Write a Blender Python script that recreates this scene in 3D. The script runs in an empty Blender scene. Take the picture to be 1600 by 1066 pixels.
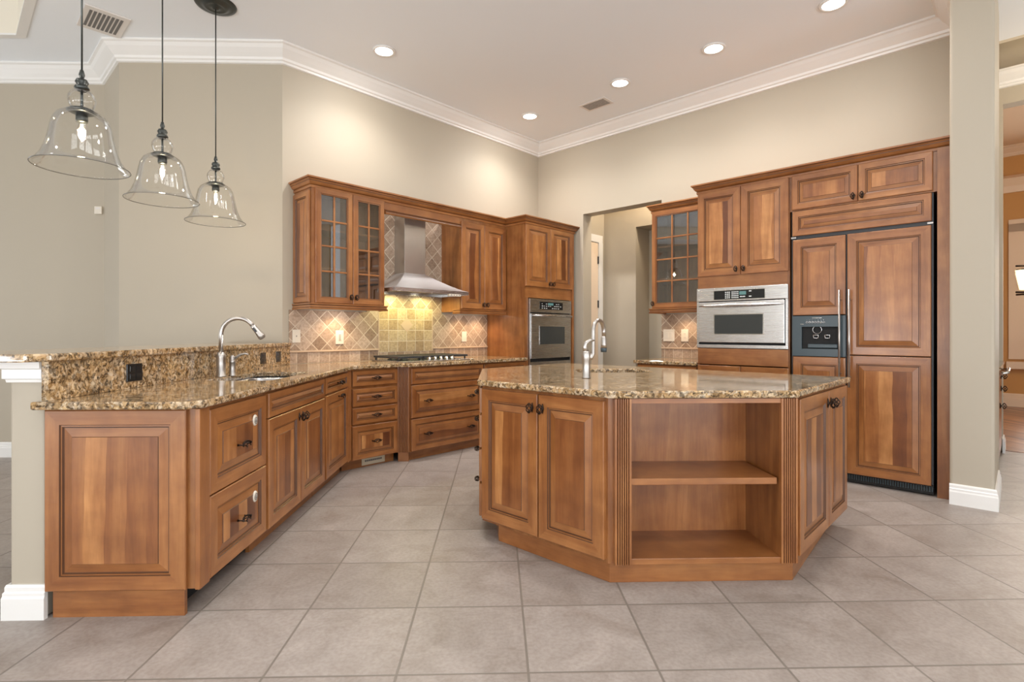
import bpy, bmesh, math, random
from mathutils import Vector, Matrix
from mathutils.geometry import tessellate_polygon
random.seed(7)
PI = math.pi
R2 = 2 ** .5
C = bpy.context.scene.collection
SC = bpy.context.scene

# ------------------------------------------------------------------ camera
cd = bpy.data.cameras.new('camera')
cam = bpy.data.objects.new('camera', cd)
C.objects.link(cam)
cam.location = (0, 0, 1.21)
cam.rotation_euler = (PI / 2, 0, -0.028)
cd.sensor_width = 36
cd.lens = 18.9
cd.shift_y = -13 / 1600
cd.clip_start = .05
SC.camera = cam

# ------------------------------------------------------------------ world and exposure
w = bpy.data.worlds.new('world')
SC.world = w
w.use_nodes = True
w.node_tree.nodes['Background'].inputs[0].default_value = (.92, .96, 1, 1)
w.node_tree.nodes['Background'].inputs[1].default_value = 1.0
vs = SC.view_settings
vs.view_transform = 'Standard'
vs.look = 'None'
vs.gamma = 1
vs.exposure = 0.03
vs.use_curve_mapping = False
SC.cycles.max_bounces = 10
SC.cycles.diffuse_bounces = 6
SC.cycles.transparent_max_bounces = 16
SC.cycles.sample_clamp_indirect = 4
SC.cycles.caustics_reflective = False
SC.cycles.caustics_refractive = False


def light(name, kind, loc, energy, color=(1, 1, 1), size=.1, size_y=None, rot=(0, 0, 0), spot=None, blend=.6, spread=None):
    ld = bpy.data.lights.new(name, kind)
    ld.energy = energy
    ld.color = color
    if kind == 'AREA':
        ld.shape = 'RECTANGLE' if size_y else 'DISK'
        ld.size = size
        if size_y:
            ld.size_y = size_y
        if spread:
            ld.spread = spread
    elif kind == 'SPOT':
        ld.shadow_soft_size = size
        ld.spot_size = spot
        ld.spot_blend = blend
    else:
        ld.shadow_soft_size = size
    o = bpy.data.objects.new(name, ld)
    o.location = loc
    o.rotation_euler = rot
    C.objects.link(o)
    return o


# area lamps added in unseen openings behind the camera and at both sides
DAY = (.89, .95, 1.0)
UPFILL = (.95, .97, 1.0)      # up-tilted lamps added at the same openings to brighten the ceiling
for i, x in enumerate((-4.2, -.4, 3.4)):
    light('window_daylight', 'AREA', (x, -4.35, 1.75), 20, DAY, 3.0, 2.9, (-PI / 2 + PI, 0, 0))
    light('window_ground_bounce', 'AREA', (x, -4.3, .9), 125, UPFILL, 3.0, 1.2, (PI / 2 + math.radians(52), 0, 0))
light('window_daylight', 'AREA', (-7.85, -3.3, 1.75), 30, DAY, 1.9, 2.9, (PI / 2, 0, -PI / 2))
light('window_ground_bounce', 'AREA', (-7.8, -3.3, .9), 150, UPFILL, 1.9, 1.2, (PI / 2 + math.radians(38), 0, -PI / 2))
light('window_daylight', 'AREA', (-7.85, 4.2, 1.75), 22, DAY, 2.1, 2.9, (PI / 2, 0, -PI / 2))  # second left-hand pair of lamps, added to brighten the left side
light('window_ground_bounce', 'AREA', (-7.8, 4.2, .9), 20, UPFILL, 2.1, 1.2, (PI / 2 + math.radians(38), 0, -PI / 2))
light('window_daylight', 'AREA', (6.35, -1.5, 1.75), 40, DAY, 3.6, 2.9, (PI / 2, 0, PI / 2))
light('window_ground_bounce', 'AREA', (6.3, -1.5, .9), 90, UPFILL, 3.6, 1.2, (PI / 2 + math.radians(38), 0, PI / 2))


# ------------------------------------------------------------------ materials
def new_mat(name):
    m = bpy.data.materials.new(name)
    m.use_nodes = True
    nt = m.node_tree
    b = nt.nodes['Principled BSDF']
    return m, nt, b


def simple(name, col, rough=.5, metal=0., spec=None, emit=None, estr=0, coat=0, aniso=0):
    m, nt, b = new_mat(name)
    b.inputs['Base Color'].default_value = (*col, 1)
    b.inputs['Roughness'].default_value = rough
    b.inputs['Metallic'].default_value = metal
    if coat:
        b.inputs['Coat Weight'].default_value = coat
        b.inputs['Coat Roughness'].default_value = .12
    if emit:
        b.inputs['Emission Color'].default_value = (*emit, 1)
        b.inputs['Emission Strength'].default_value = estr
    return m


class N:
    """short node helper"""
    def __init__(s, nt):
        s.nt = nt

    def n(s, t, **kw):
        x = s.nt.nodes.new(t)
        for k, v in kw.items():
            if k.startswith('i_'):
                x.inputs[k[2:].replace('_', ' ')].default_value = v
            else:
                setattr(x, k, v)
        return x

    def l(s, a, b):
        s.nt.links.new(a, b)

    def math(s, op, a, b=None, c=None):
        x = s.nt.nodes.new('ShaderNodeMath')
        x.operation = op
        for i, v in enumerate((a, b, c)):
            if v is None:
                continue
            if isinstance(v, (int, float)):
                x.inputs[i].default_value = v
            else:
                s.l(v, x.inputs[i])
        return x.outputs[0]

    def ramp(s, fac, stops, interp='LINEAR'):
        x = s.nt.nodes.new('ShaderNodeValToRGB')
        x.color_ramp.interpolation = interp
        e = x.color_ramp.elements
        while len(e) > 1:
            e.remove(e[-1])
        e[0].position = stops[0][0]
        e[0].color = (*stops[0][1], 1)
        for p, c in stops[1:]:
            q = e.new(p)
            q.color = (*c, 1)
        s.l(fac, x.inputs[0])
        return x.outputs[0]

    def mix(s, fac, a, b, mode='MIX'):
        x = s.nt.nodes.new('ShaderNodeMix')
        x.data_type = 'RGBA'
        x.blend_type = mode
        for i, v in ((0, fac), (6, a), (7, b)):
            if isinstance(v, (int, float)):
                x.inputs[i].default_value = v
            elif isinstance(v, tuple):
                x.inputs[i].default_value = (*v, 1)
            else:
                s.l(v, x.inputs[i])
        return x.outputs[2]


def wood(name, axis='z', plank=0., tint=(1, 1, 1), gain=1.):
    """cherry cabinet wood; axis = grain direction in object space; plank = glued board width"""
    m, nt, b = new_mat(name)
    h = N(nt)
    tc = h.n('ShaderNodeTexCoord')
    oi = h.n('ShaderNodeObjectInfo')
    off = h.math('MULTIPLY', oi.outputs['Random'], 37.0)
    sep = h.n('ShaderNodeSeparateXYZ')
    h.l(tc.outputs['Object'], sep.inputs[0])
    X, Y, Z = sep.outputs
    along, across = (Z, X) if axis == 'z' else (X, Z)
    if axis == 'y':
        along, across = Y, X
    cmb = h.n('ShaderNodeCombineXYZ')
    h.l(h.math('ADD', across, off), cmb.inputs[0])
    h.l(h.math('MULTIPLY', Y if axis != 'y' else Z, .12 if axis == 'x' else 1.0), cmb.inputs[1])
    h.l(h.math('MULTIPLY', along, .09), cmb.inputs[2])
    bid = None
    if plank:
        warp = h.n('ShaderNodeTexNoise', noise_dimensions='3D')
        wv = h.n('ShaderNodeCombineXYZ')
        h.l(off, wv.inputs[0])
        h.l(h.math('MULTIPLY', along, 1.7), wv.inputs[2])
        h.l(wv.outputs[0], warp.inputs['Vector'])
        warp.inputs['Scale'].default_value = 1.
        t = h.math('ADD', h.math('DIVIDE', across, plank), h.math('MULTIPLY', warp.outputs[0], .9))
        bid = h.math('FLOOR', h.math('ADD', t, off))
        wn = h.n('ShaderNodeTexWhiteNoise', noise_dimensions='1D')
        h.l(bid, wn.inputs['W'])
        tone = wn.outputs['Value']
        c2 = h.n('ShaderNodeCombineXYZ')
        h.l(h.math('MULTIPLY', tone, 9.), c2.inputs[1])
        va = h.n('ShaderNodeVectorMath', operation='ADD')
        h.l(cmb.outputs[0], va.inputs[0])
        h.l(c2.outputs[0], va.inputs[1])
        vec = va.outputs[0]
    else:
        vec = cmb.outputs[0]
        tone = None
    n1 = h.n('ShaderNodeTexNoise')
    h.l(vec, n1.inputs['Vector'])
    n1.inputs['Scale'].default_value = 90
    n1.inputs['Detail'].default_value = 5
    n1.inputs['Roughness'].default_value = .6
    n2 = h.n('ShaderNodeTexNoise')
    h.l(vec, n2.inputs['Vector'])
    n2.inputs['Scale'].default_value = 6
    n2.inputs['Detail'].default_value = 3
    n2.inputs['Distortion'].default_value = 2.2
    n3 = h.n('ShaderNodeTexNoise')
    h.l(tc.outputs['Object'], n3.inputs['Vector'])
    n3.inputs['Scale'].default_value = 7
    n3.inputs['Detail'].default_value = 4
    g = gain
    g *= .94
    base = h.ramp(n2.outputs[0], [(.26, (.255 * g, .086 * g, .021 * g)), (.5, (.355 * g, .138 * g, .039 * g)), (.74, (.45 * g, .195 * g, .062 * g))])
    fine = h.ramp(n1.outputs[0], [(.3, (.84, .80, .76)), (.6, (1.05, 1.05, 1.05))])
    col = h.mix(.7, base, fine, 'MULTIPLY')
    blot = h.ramp(n3.outputs[0], [(.35, (.76, .70, .64)), (.65, (1.1, 1.1, 1.1))])
    col = h.mix(.8, col, blot, 'MULTIPLY')
    if plank:
        pt = h.ramp(tone, [(0, (.42, .32, .27)), (.22, (.70, .62, .56)), (.5, (1.0, 1.0, 1.0)), (.75, (1.25, 1.36, 1.46)), (1, (1.5, 1.8, 2.15))])
        col = h.mix(1., col, pt, 'MULTIPLY')
    col = h.mix(1., col, tint, 'MULTIPLY')
    h.l(col, b.inputs['Base Color'])
    b.inputs['Roughness'].default_value = .36
    b.inputs['Coat Weight'].default_value = .4
    b.inputs['Coat Roughness'].default_value = .2
    bp = h.n('ShaderNodeBump')
    bp.inputs['Strength'].default_value = .05
    bp.inputs['Distance'].default_value = .002
    h.l(n1.outputs[0], bp.inputs['Height'])
    h.l(bp.outputs[0], b.inputs['Normal'])
    return m


def granite(name):
    m, nt, b = new_mat(name)
    h = N(nt)
    tc = h.n('ShaderNodeTexCoord')
    P = tc.outputs['Object']
    wn = h.n('ShaderNodeTexNoise')
    h.l(P, wn.inputs['Vector'])
    wn.inputs['Scale'].default_value = 28
    wn.inputs['Detail'].default_value = 3
    wv = h.n('ShaderNodeVectorMath', operation='MULTIPLY_ADD')
    h.l(wn.outputs['Color'], wv.inputs[0])
    wv.inputs[1].default_value = (.045, .045, .045)
    h.l(P, wv.inputs[2])
    v1 = h.n('ShaderNodeTexVoronoi')
    h.l(wv.outputs[0], v1.inputs['Vector'])
    v1.inputs['Scale'].default_value = 64
    vb = h.n('ShaderNodeTexVoronoi')
    h.l(wv.outputs[0], vb.inputs['Vector'])
    vb.inputs['Scale'].default_value = 24
    n2 = h.n('ShaderNodeTexNoise')
    h.l(P, n2.inputs['Vector'])
    n2.inputs['Scale'].default_value = 9
    n2.inputs['Detail'].default_value = 4
    n3 = h.n('ShaderNodeTexNoise')
    h.l(wv.outputs[0], n3.inputs['Vector'])
    n3.inputs['Scale'].default_value = 62
    n3.inputs['Detail'].default_value = 5
    n3.inputs['Roughness'].default_value = .65
    sepc = h.n('ShaderNodeSeparateColor')
    h.l(v1.outputs['Color'], sepc.inputs[0])
    sepb = h.n('ShaderNodeSeparateColor')
    h.l(vb.outputs['Color'], sepb.inputs[0])
    cell = h.ramp(sepc.outputs[0], [(0, (.05, .035, .022)), (.2, (.17, .11, .055)), (.35, (.34, .21, .095)), (.6, (.46, .32, .17)), (.8, (.60, .48, .33)), (1, (.40, .36, .30))])
    blob = h.ramp(sepb.outputs[0], [(0, (.50, .36, .19)), (.5, (.34, .21, .09)), (.75, (.62, .50, .36)), (1, (.30, .26, .2))])
    col = h.mix(.38, cell, blob)
    fine = h.ramp(n3.outputs[0], [(.38, (.07, .05, .035)), (.46, (.62, .55, .46)), (.56, (1.2, 1.18, 1.15))])
    col = h.mix(.9, col, fine, 'MULTIPLY')
    big = h.ramp(n2.outputs[0], [(.35, (.78, .74, .70)), (.6, (1.2, 1.2, 1.2))])
    col = h.mix(.8, col, big, 'MULTIPLY')
    h.l(col, b.inputs['Base Color'])
    b.inputs['Roughness'].default_value = .07
    b.inputs['IOR'].default_value = 1.62
    return m


def tile_mat(name, size, rot=0., cols=None, grout=(.62, .52, .4), gw=.028, off=(0, 0), rough=.55):
    """square stone tiles in the object's XZ plane"""
    m, nt, b = new_mat(name)
    h = N(nt)
    tc = h.n('ShaderNodeTexCoord')
    sep = h.n('ShaderNodeSeparateXYZ')
    h.l(tc.outputs['Object'], sep.inputs[0])
    X, Y, Z = sep.outputs
    c, s = math.cos(rot), math.sin(rot)
    u = h.math('ADD', h.math('MULTIPLY', X, c / size), h.math('MULTIPLY', Z, s / size))
    v = h.math('ADD', h.math('MULTIPLY', X, -s / size), h.math('MULTIPLY', Z, c / size))
    u = h.math('ADD', u, off[0])
    v = h.math('ADD', v, off[1])
    fu, fv = h.math('FRACT', u), h.math('FRACT', v)
    du = h.math('MINIMUM', fu, h.math('SUBTRACT', 1, fu))
    dv = h.math('MINIMUM', fv, h.math('SUBTRACT', 1, fv))
    d = h.math('MINIMUM', du, dv)
    wn = h.n('ShaderNodeTexNoise')
    h.l(tc.outputs['Object'], wn.inputs['Vector'])
    wn.inputs['Scale'].default_value = 60
    d = h.math('ADD', d, h.math('MULTIPLY', h.math('SUBTRACT', wn.outputs[0], .5), .02))
    ismo = h.n('ShaderNodeMapRange', interpolation_type='SMOOTHSTEP')
    h.l(d, ismo.inputs[0])
    ismo.inputs[1].default_value = gw * .7
    ismo.inputs[2].default_value = gw * 1.4
    cid = h.n('ShaderNodeCombineXYZ')
    h.l(h.math('FLOOR', u), cid.inputs[0])
    h.l(h.math('FLOOR', v), cid.inputs[1])
    rn = h.n('ShaderNodeTexWhiteNoise', noise_dimensions='3D')
    h.l(cid.outputs[0], rn.inputs['Vector'])
    cols = cols or [(0, (.27, .185, .125)), (.4, (.36, .26, .185)), (.75, (.43, .32, .235)), (1, (.49, .38, .29))]
    base = h.ramp(rn.outputs['Value'], cols)
    n = h.n('ShaderNodeTexNoise')
    h.l(tc.outputs['Object'], n.inputs['Vector'])
    n.inputs['Scale'].default_value = 55
    n.inputs['Detail'].default_value = 6
    n.inputs['Roughness'].default_value = .7
    mot = h.ramp(n.outputs[0], [(.33, (.62, .54, .46)), (.5, (1, 1, 1)), (.66, (1.3, 1.3, 1.3))])
    col = h.mix(.75, base, mot, 'MULTIPLY')
    col = h.mix(ismo.outputs[0], grout, col)
    h.l(col, b.inputs['Base Color'])
    b.inputs['Roughness'].default_value = rough
    bp = h.n('ShaderNodeBump')
    bp.inputs['Strength'].default_value = .5
    bp.inputs['Distance'].default_value = .004
    h.l(ismo.outputs[0], bp.inputs['Height'])
    h.l(bp.outputs[0], b.inputs['Normal'])
    return m


def floor_mat():
    m, nt, b = new_mat('floor_porcelain_tile')
    h = N(nt)
    tc = h.n('ShaderNodeTexCoord')
    sep = h.n('ShaderNodeSeparateXYZ')
    h.l(tc.outputs['Object'], sep.inputs[0])
    X, Y, Z = sep.outputs
    S = .467
    u = h.math('ADD', h.math('DIVIDE', X, S), 2.76)
    v = h.math('ADD', h.math('DIVIDE', Y, S), -4.09 + 20)
    u = h.math('ADD', u, 20)
    fu, fv = h.math('FRACT', u), h.math('FRACT', v)
    d = h.math('MINIMUM', h.math('MINIMUM', fu, h.math('SUBTRACT', 1, fu)), h.math('MINIMUM', fv, h.math('SUBTRACT', 1, fv)))
    mr = h.n('ShaderNodeMapRange', interpolation_type='SMOOTHSTEP')
    h.l(d, mr.inputs[0])
    mr.inputs[1].default_value = .006
    mr.inputs[2].default_value = .013
    cid = h.n('ShaderNodeCombineXYZ')
    h.l(h.math('FLOOR', u), cid.inputs[0])
    h.l(h.math('FLOOR', v), cid.inputs[1])
    rn = h.n('ShaderNodeTexWhiteNoise', noise_dimensions='3D')
    h.l(cid.outputs[0], rn.inputs['Vector'])
    base = h.ramp(rn.outputs['Value'], [(0, (.30, .26, .232)), (1, (.345, .303, .273))])
    va = h.n('ShaderNodeVectorMath', operation='MULTIPLY_ADD')
    h.l(rn.outputs['Color'], va.inputs[0])
    va.inputs[1].default_value = (8, 8, 8)
    h.l(tc.outputs['Object'], va.inputs[2])
    n = h.n('ShaderNodeTexNoise')
    h.l(va.outputs[0], n.inputs['Vector'])
    n.inputs['Scale'].default_value = 4
    n.inputs['Detail'].default_value = 8
    n.inputs['Roughness'].default_value = .72
    n.inputs['Distortion'].default_value = .6
    mot = h.ramp(n.outputs[0], [(.32, (.74, .70, .66)), (.5, (1, 1, 1)), (.68, (1.22, 1.22, 1.23))])
    col = h.mix(.8, base, mot, 'MULTIPLY')
    n2 = h.n('ShaderNodeTexNoise')
    h.l(tc.outputs['Object'], n2.inputs['Vector'])
    n2.inputs['Scale'].default_value = 60
    n2.inputs['Detail'].default_value = 5
    sp = h.ramp(n2.outputs[0], [(.35, (.86, .84, .82)), (.6, (1.03, 1.03, 1.03))])
    col = h.mix(.8, col, sp, 'MULTIPLY')
    col = h.mix(mr.outputs[0], (.19, .165, .14), col)
    h.l(col, b.inputs['Base Color'])
    rr = h.n('ShaderNodeMapRange')
    h.l(n.outputs[0], rr.inputs[0])
    rr.inputs[3].default_value = .34
    rr.inputs[4].default_value = .52
    h.l(rr.outputs[0], b.inputs['Roughness'])
    bp = h.n('ShaderNodeBump')
    bp.inputs['Strength'].default_value = .35
    bp.inputs['Distance'].default_value = .003
    h.l(mr.outputs[0], bp.inputs['Height'])
    h.l(bp.outputs[0], b.inputs['Normal'])
    return m


def paint(name, col, rough=.6, bump=.08):
    m, nt, b = new_mat(name)
    h = N(nt)
    tc = h.n('ShaderNodeTexCoord')
    n = h.n('ShaderNodeTexNoise')
    h.l(tc.outputs['Object'], n.inputs['Vector'])
    n.inputs['Scale'].default_value = 120
    n.inputs['Detail'].default_value = 3
    b.inputs['Base Color'].default_value = (*col, 1)
    b.inputs['Roughness'].default_value = rough
    bp = h.n('ShaderNodeBump')
    bp.inputs['Strength'].default_value = bump
    bp.inputs['Distance'].default_value = .002
    h.l(n.outputs[0], bp.inputs['Height'])
    h.l(bp.outputs[0], b.inputs['Normal'])
    return m


def brushed(name, col, rough=.28, axis='z'):
    m, nt, b = new_mat(name)
    h = N(nt)
    tc = h.n('ShaderNodeTexCoord')
    mp = h.n('ShaderNodeMapping')
    h.l(tc.outputs['Object'], mp.inputs[0])
    mp.inputs['Scale'].default_value = (900, 900, 6) if axis == 'z' else (6, 900, 900)
    n = h.n('ShaderNodeTexNoise')
    h.l(mp.outputs[0], n.inputs['Vector'])
    n.inputs['Scale'].default_value = 1
    rr = h.n('ShaderNodeMapRange')
    h.l(n.outputs[0], rr.inputs[0])
    rr.inputs[3].default_value = rough - .03
    rr.inputs[4].default_value = rough + .03
    h.l(rr.outputs[0], b.inputs['Roughness'])
    c = h.ramp(n.outputs[0], [(.3, tuple(x * .96 for x in col)), (.7, tuple(min(1, x * 1.05) for x in col))])
    h.l(c, b.inputs['Base Color'])
    b.inputs['Metallic'].default_value = 1
    return m


def glass(name, tint=(1, 1, 1), refl=.12, rough=.0, k=.8, bl=.28):
    """thin clear pane: mostly transparent with a mirror share that rises at grazing angles"""
    m = bpy.data.materials.new(name)
    m.use_nodes = True
    nt = m.node_tree
    nt.nodes.remove(nt.nodes['Principled BSDF'])
    h = N(nt)
    out = nt.nodes['Material Output']
    tr = h.n('ShaderNodeBsdfTransparent')
    tr.inputs[0].default_value = (*tint, 1)
    gl = h.n('ShaderNodeBsdfGlossy')
    gl.inputs['Roughness'].default_value = rough
    lw = h.n('ShaderNodeLayerWeight')
    lw.inputs[0].default_value = bl
    f = h.math('ADD', h.math('MULTIPLY', lw.outputs['Fresnel'], k), refl)
    mx = h.n('ShaderNodeMixShader')
    h.l(h.math('MINIMUM', f, 1.), mx.inputs[0])
    h.l(tr.outputs[0], mx.inputs[1])
    h.l(gl.outputs[0], mx.inputs[2])
    h.l(mx.outputs[0], out.inputs[0])
    return m


M = dict(
    wv=wood('cherry_wood_upright', 'z', gain=.93), wh=wood('cherry_wood_level', 'x', gain=.93), wp=wood('cherry_boards_upright', 'z', .088),
    wph=wood('cherry_boards_level', 'x', .11, gain=.95), wy=wood('cherry_wood_deep', 'y', gain=.8), wcarc=wood('cherry_carcass', 'z', gain=.8),  # wcarc is darkened so the gaps between doors look shaded
    wlight=wood('island_back_veneer', 'z', gain=1.1),
    glaze=simple('dark_glaze', (.10, .04, .016), .4), granite=granite('gold_granite'), floor=floor_mat(),
    wall=paint('taupe_wall_paint', (.435, .382, .30)), ceil=paint('ceiling_paint', (.84, .87, .90), .7), white=paint('white_trim_paint', (.80, .785, .755), .35, .02),
    steel=brushed('brushed_steel', (.60, .59, .58), .27, 'x'), steelv=brushed('brushed_steel_upright', (.60, .59, .57), .3, 'z'),
    nickel=simple('satin_nickel', (.46, .43, .40), .33, 1), black=simple('black_gloss', (.012, .013, .014), .12), bmat=simple('black_iron', (.03, .03, .032), .45),
    bronze=simple('oil_rubbed_bronze', (.035, .022, .016), .35, .8), dark=simple('dark_void', (.01, .01, .01), .8),  # dark: near-black standing in for shade in recesses and door gaps
    plate=simple('almond_plastic', (.72, .66, .56), .35), slot=simple('plate_slot', (.25, .22, .19), .5),
    glass=glass('clear_pane', (.93, .95, .94), .16), gbell=glass('pendant_glass', (.99, .99, .985), .015, k=.42, bl=.16), ovenglass=simple('oven_window', (.035, .04, .04), .08, coat=.5),
    steelsoft=brushed('satin_steel', (.62, .61, .62), .4, 'x'), flute=simple('glazed_flute', (.24, .098, .04), .45), edge=simple('smoky_glass_edge', (.16, .15, .13), .15),
    bulb=simple('lit_bulb', (1, .9, .7), .3, emit=(1, .78, .45), estr=22), can=simple('lit_downlight', (1, 1, 1), .3, emit=(1, .96, .9), estr=9),
    pewter=simple('pewter', (.07, .075, .07), .3, .8), lcd=simple('display', (.02, .05, .05), .2, emit=(.4, .8, .75), estr=.25), ink=simple('white_print', (.7, .72, .7), .5),
    slate=simple('slate_plastic', (.035, .055, .065), .3), chrome=simple('chrome', (.7, .7, .7), .08, 1), register=simple('vent_register', (.62, .56, .42), .4, .2),
    traycream=paint('tray_cream_paint', (.80, .74, .62)), tan=paint('warm_cream_paint', (.66, .58, .44)), orange=paint('orange_wall_paint', (.58, .31, .10)), owood=wood('dining_floor_wood', 'y', .09, gain=.8),
    cream=paint('dining_trim_paint', (.82, .66, .5), .4, .02), shade=simple('lamp_shade', (1, .85, .6), .5, emit=(1, .75, .42), estr=2.2),
    blind=simple('white_blind', (.8, .8, .8), .5, emit=(.75, .9, 1), estr=.7), vent=simple('ceiling_vent_white', (.72, .68, .64), .5), ventdark=simple('vent_gap', (.16, .15, .14), .7),  # blind carries a daylight glow for the dining window pane
    diag=tile_mat('diagonal_travertine', .112, PI / 4), course=tile_mat('straight_travertine', .108, 0, off=(.3, .0)),
    panel=tile_mat('medallion_travertine', .1155, 0, cols=[(0, (.36, .25, .14)), (.5, (.46, .34, .2)), (1, (.52, .41, .26))], off=(0, 0)),
    ledge=simple('ledge_stone', (.58, .43, .30), .45), gold=simple('gold_ink', (.3, .25, .12), .4, .6),
)
WMATS = [M['wv'], M['wh'], M['wp'], M['glaze'], M['wph']]


# ------------------------------------------------------------------ mesh helpers
class G:
    def __init__(s):
        s.bm = bmesh.new()

    def face(s, pts, m=0, smooth=False):
        vs_ = [s.bm.verts.new(p) for p in pts]
        try:
            f = s.bm.faces.new(vs_)
            f.material_index = m
            f.smooth = smooth
        except ValueError:
            pass
        return s

    def box(s, x0, x1, y0, y1, z0, z1, m=0, bev=0.):
        if x1 < x0: x0, x1 = x1, x0
        if y1 < y0: y0, y1 = y1, y0
        if z1 < z0: z0, z1 = z1, z0
        r = bmesh.ops.create_cube(s.bm, size=1, matrix=Matrix.Translation(((x0 + x1) / 2, (y0 + y1) / 2, (z0 + z1) / 2)) @ Matrix.Diagonal((x1 - x0, y1 - y0, z1 - z0, 1)))
        fs = set(f for v in r['verts'] for f in v.link_faces)
        for f in fs:
            f.material_index = m
        if bev:
            es = list(set(e for v in r['verts'] for e in v.link_edges))
            rb = bmesh.ops.bevel(s.bm, geom=es, offset=bev, segments=2, affect='EDGES', profile=.6, clamp_overlap=True)
            for f in rb['faces']:
                f.material_index = m
        return s

    def prism(s, poly, z0, z1, m=0, holes=(), ms=None):
        """polygon in XY (with holes) extruded in z"""
        loops = [poly] + list(holes)
        tris = tessellate_polygon([[Vector((p[0], p[1], 0)) for p in lp] for lp in loops])
        flat = [p for lp in loops for p in lp]
        vt = [s.bm.verts.new((p[0], p[1], z1)) for p in flat]
        vb = [s.bm.verts.new((p[0], p[1], z0)) for p in flat]
        for t in tris:
            for vv, sgn in ((vt, 1), (vb, -1)):
                a = [vv[i] for i in t]
                n = (a[1].co - a[0].co).cross(a[2].co - a[0].co)
                if n.z * sgn < 0:
                    a.reverse()
                try:
                    s.bm.faces.new(a).material_index = m
                except ValueError:
                    pass
        k = 0
        for lp in loops:
            n = len(lp)
            for i in range(n):
                j = (i + 1) % n
                try:
                    s.bm.faces.new([vb[k + i], vb[k + j], vt[k + j], vt[k + i]]).material_index = m if ms is None else ms
                except ValueError:
                    pass
            k += n
        return s

    def tube(s, pts, r, seg=8, m=0, cap=True):
        pts = [Vector(p) for p in pts]
        n = len(pts)
        rs = r if isinstance(r, (list, tuple)) else [r] * n
        rings = []
        ref = None
        for i, p in enumerate(pts):
            t = (pts[min(i + 1, n - 1)] - pts[max(i - 1, 0)]).normalized()
            if ref is None:
                ref = t.orthogonal().normalized()
            u = (ref - t * ref.dot(t))
            if u.length < 1e-6:
                u = t.orthogonal()
            u.normalize()
            ref = u
            v = t.cross(u)
            rings.append([s.bm.verts.new(p + (u * math.cos(2 * PI * k / seg) + v * math.sin(2 * PI * k / seg)) * rs[i]) for k in range(seg)])
        for a, b in zip(rings, rings[1:]):
            for k in range(seg):
                f = s.bm.faces.new([a[k], a[(k + 1) % seg], b[(k + 1) % seg], b[k]])
                f.smooth = True
                f.material_index = m
        if cap:
            for rg in (rings[0][::-1], rings[-1]):
                f = s.bm.faces.new(rg)
                f.material_index = m
        return s

    def lathe(s, prof, c=(0, 0, 0), seg=32, m=0, axis='z', close=False):
        rings = []
        for r, h in prof:
            ring = []
            for k in range(seg):
                a = 2 * PI * k / seg
                x, y = r * math.cos(a), r * math.sin(a)
                p = (x, y, h) if axis == 'z' else ((h, x, y) if axis == 'x' else (x, h, y))
                ring.append(s.bm.verts.new((p[0] + c[0], p[1] + c[1], p[2] + c[2])))
            rings.append(ring)
        if close:
            rings.append(rings[0])
        for a, b in zip(rings, rings[1:]):
            for k in range(seg):
                f = s.bm.faces.new([a[k], a[(k + 1) % seg], b[(k + 1) % seg], b[k]])
                f.smooth = True
                f.material_index = m
        return s

    def sweep(s, path, prof, m=0, closed=False, mm=None):
        """profile [(out, z)] swept along an XY path; out = to the right of travel; mitred"""
        P = [Vector((p[0], p[1])) for p in path]
        n = len(P)
        rows = []
        for i in range(n):
            d0 = (P[i] - P[i - 1]).normalized() if (i > 0 or closed) else None
            d1 = (P[(i + 1) % n] - P[i]).normalized() if (i < n - 1 or closed) else None
            d0 = d0 if d0 is not None else d1
            d1 = d1 if d1 is not None else d0
            n0, n1 = Vector((d0.y, -d0.x)), Vector((d1.y, -d1.x))
            b = (n0 + n1).normalized()
            k = 1 / max(.3, b.dot(n0))
            rows.append([s.bm.verts.new((P[i].x + b.x * o * k, P[i].y + b.y * o * k, z)) for o, z in prof])
        rng = range(n if closed else n - 1)
        q = len(prof)
        for i in rng:
            a, b = rows[i], rows[(i + 1) % n]
            for j in range(q):
                j2 = (j + 1) % q
                f = s.bm.faces.new([a[j], b[j], b[j2], a[j2]])
                f.material_index = m if mm is None else mm[j]
        if not closed:
            for r in (rows[0], rows[-1][::-1]):
                try:
                    s.bm.faces.new(r).material_index = m
                except ValueError:
                    pass
        return s

    def rings(s, x0, x1, z0, z1, prof, mats, cm):
        """concentric rectangular mouldings: prof [(inset, y)], mats per step ('f' = frame grain)"""
        def rect(i, y):
            return [s.bm.verts.new(p) for p in ((x0 + i, y, z0 + i), (x1 - i, y, z0 + i), (x1 - i, y, z1 - i), (x0 + i, y, z1 - i))]
        prev = rect(*prof[0])
        for (i, y), mt in zip(prof[1:], mats):
            cur = rect(i, y)
            for k in range(4):
                f = s.bm.faces.new([prev[k], prev[(k + 1) % 4], cur[(k + 1) % 4], cur[k]])
                f.material_index = (1 if k in (0, 2) else 0) if mt == 'f' else mt
            prev = cur
        if cm is not None:
            s.bm.faces.new(prev).material_index = cm
        return s


def obj(name, g, mats, parent=None, loc=(0, 0, 0), rot=0., bevel=0., smooth=False, fix=True):
    if fix:
        bmesh.ops.recalc_face_normals(g.bm, faces=g.bm.faces)
    me = bpy.data.meshes.new(name)
    g.bm.to_mesh(me)
    g.bm.free()
    for m in (mats if isinstance(mats, (list, tuple)) else [mats]):
        me.materials.append(m)
    o = bpy.data.objects.new(name, me)
    C.objects.link(o)
    if parent:
        o.parent = parent
    o.location = loc
    o.rotation_euler = (0, 0, rot)
    if bevel:
        md = o.modifiers.new('bevel', 'BEVEL')
        md.width = bevel
        md.segments = 3
        md.limit_method = 'ANGLE'
        md.angle_limit = math.radians(35)
        md.harden_normals = False
    return o


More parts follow.
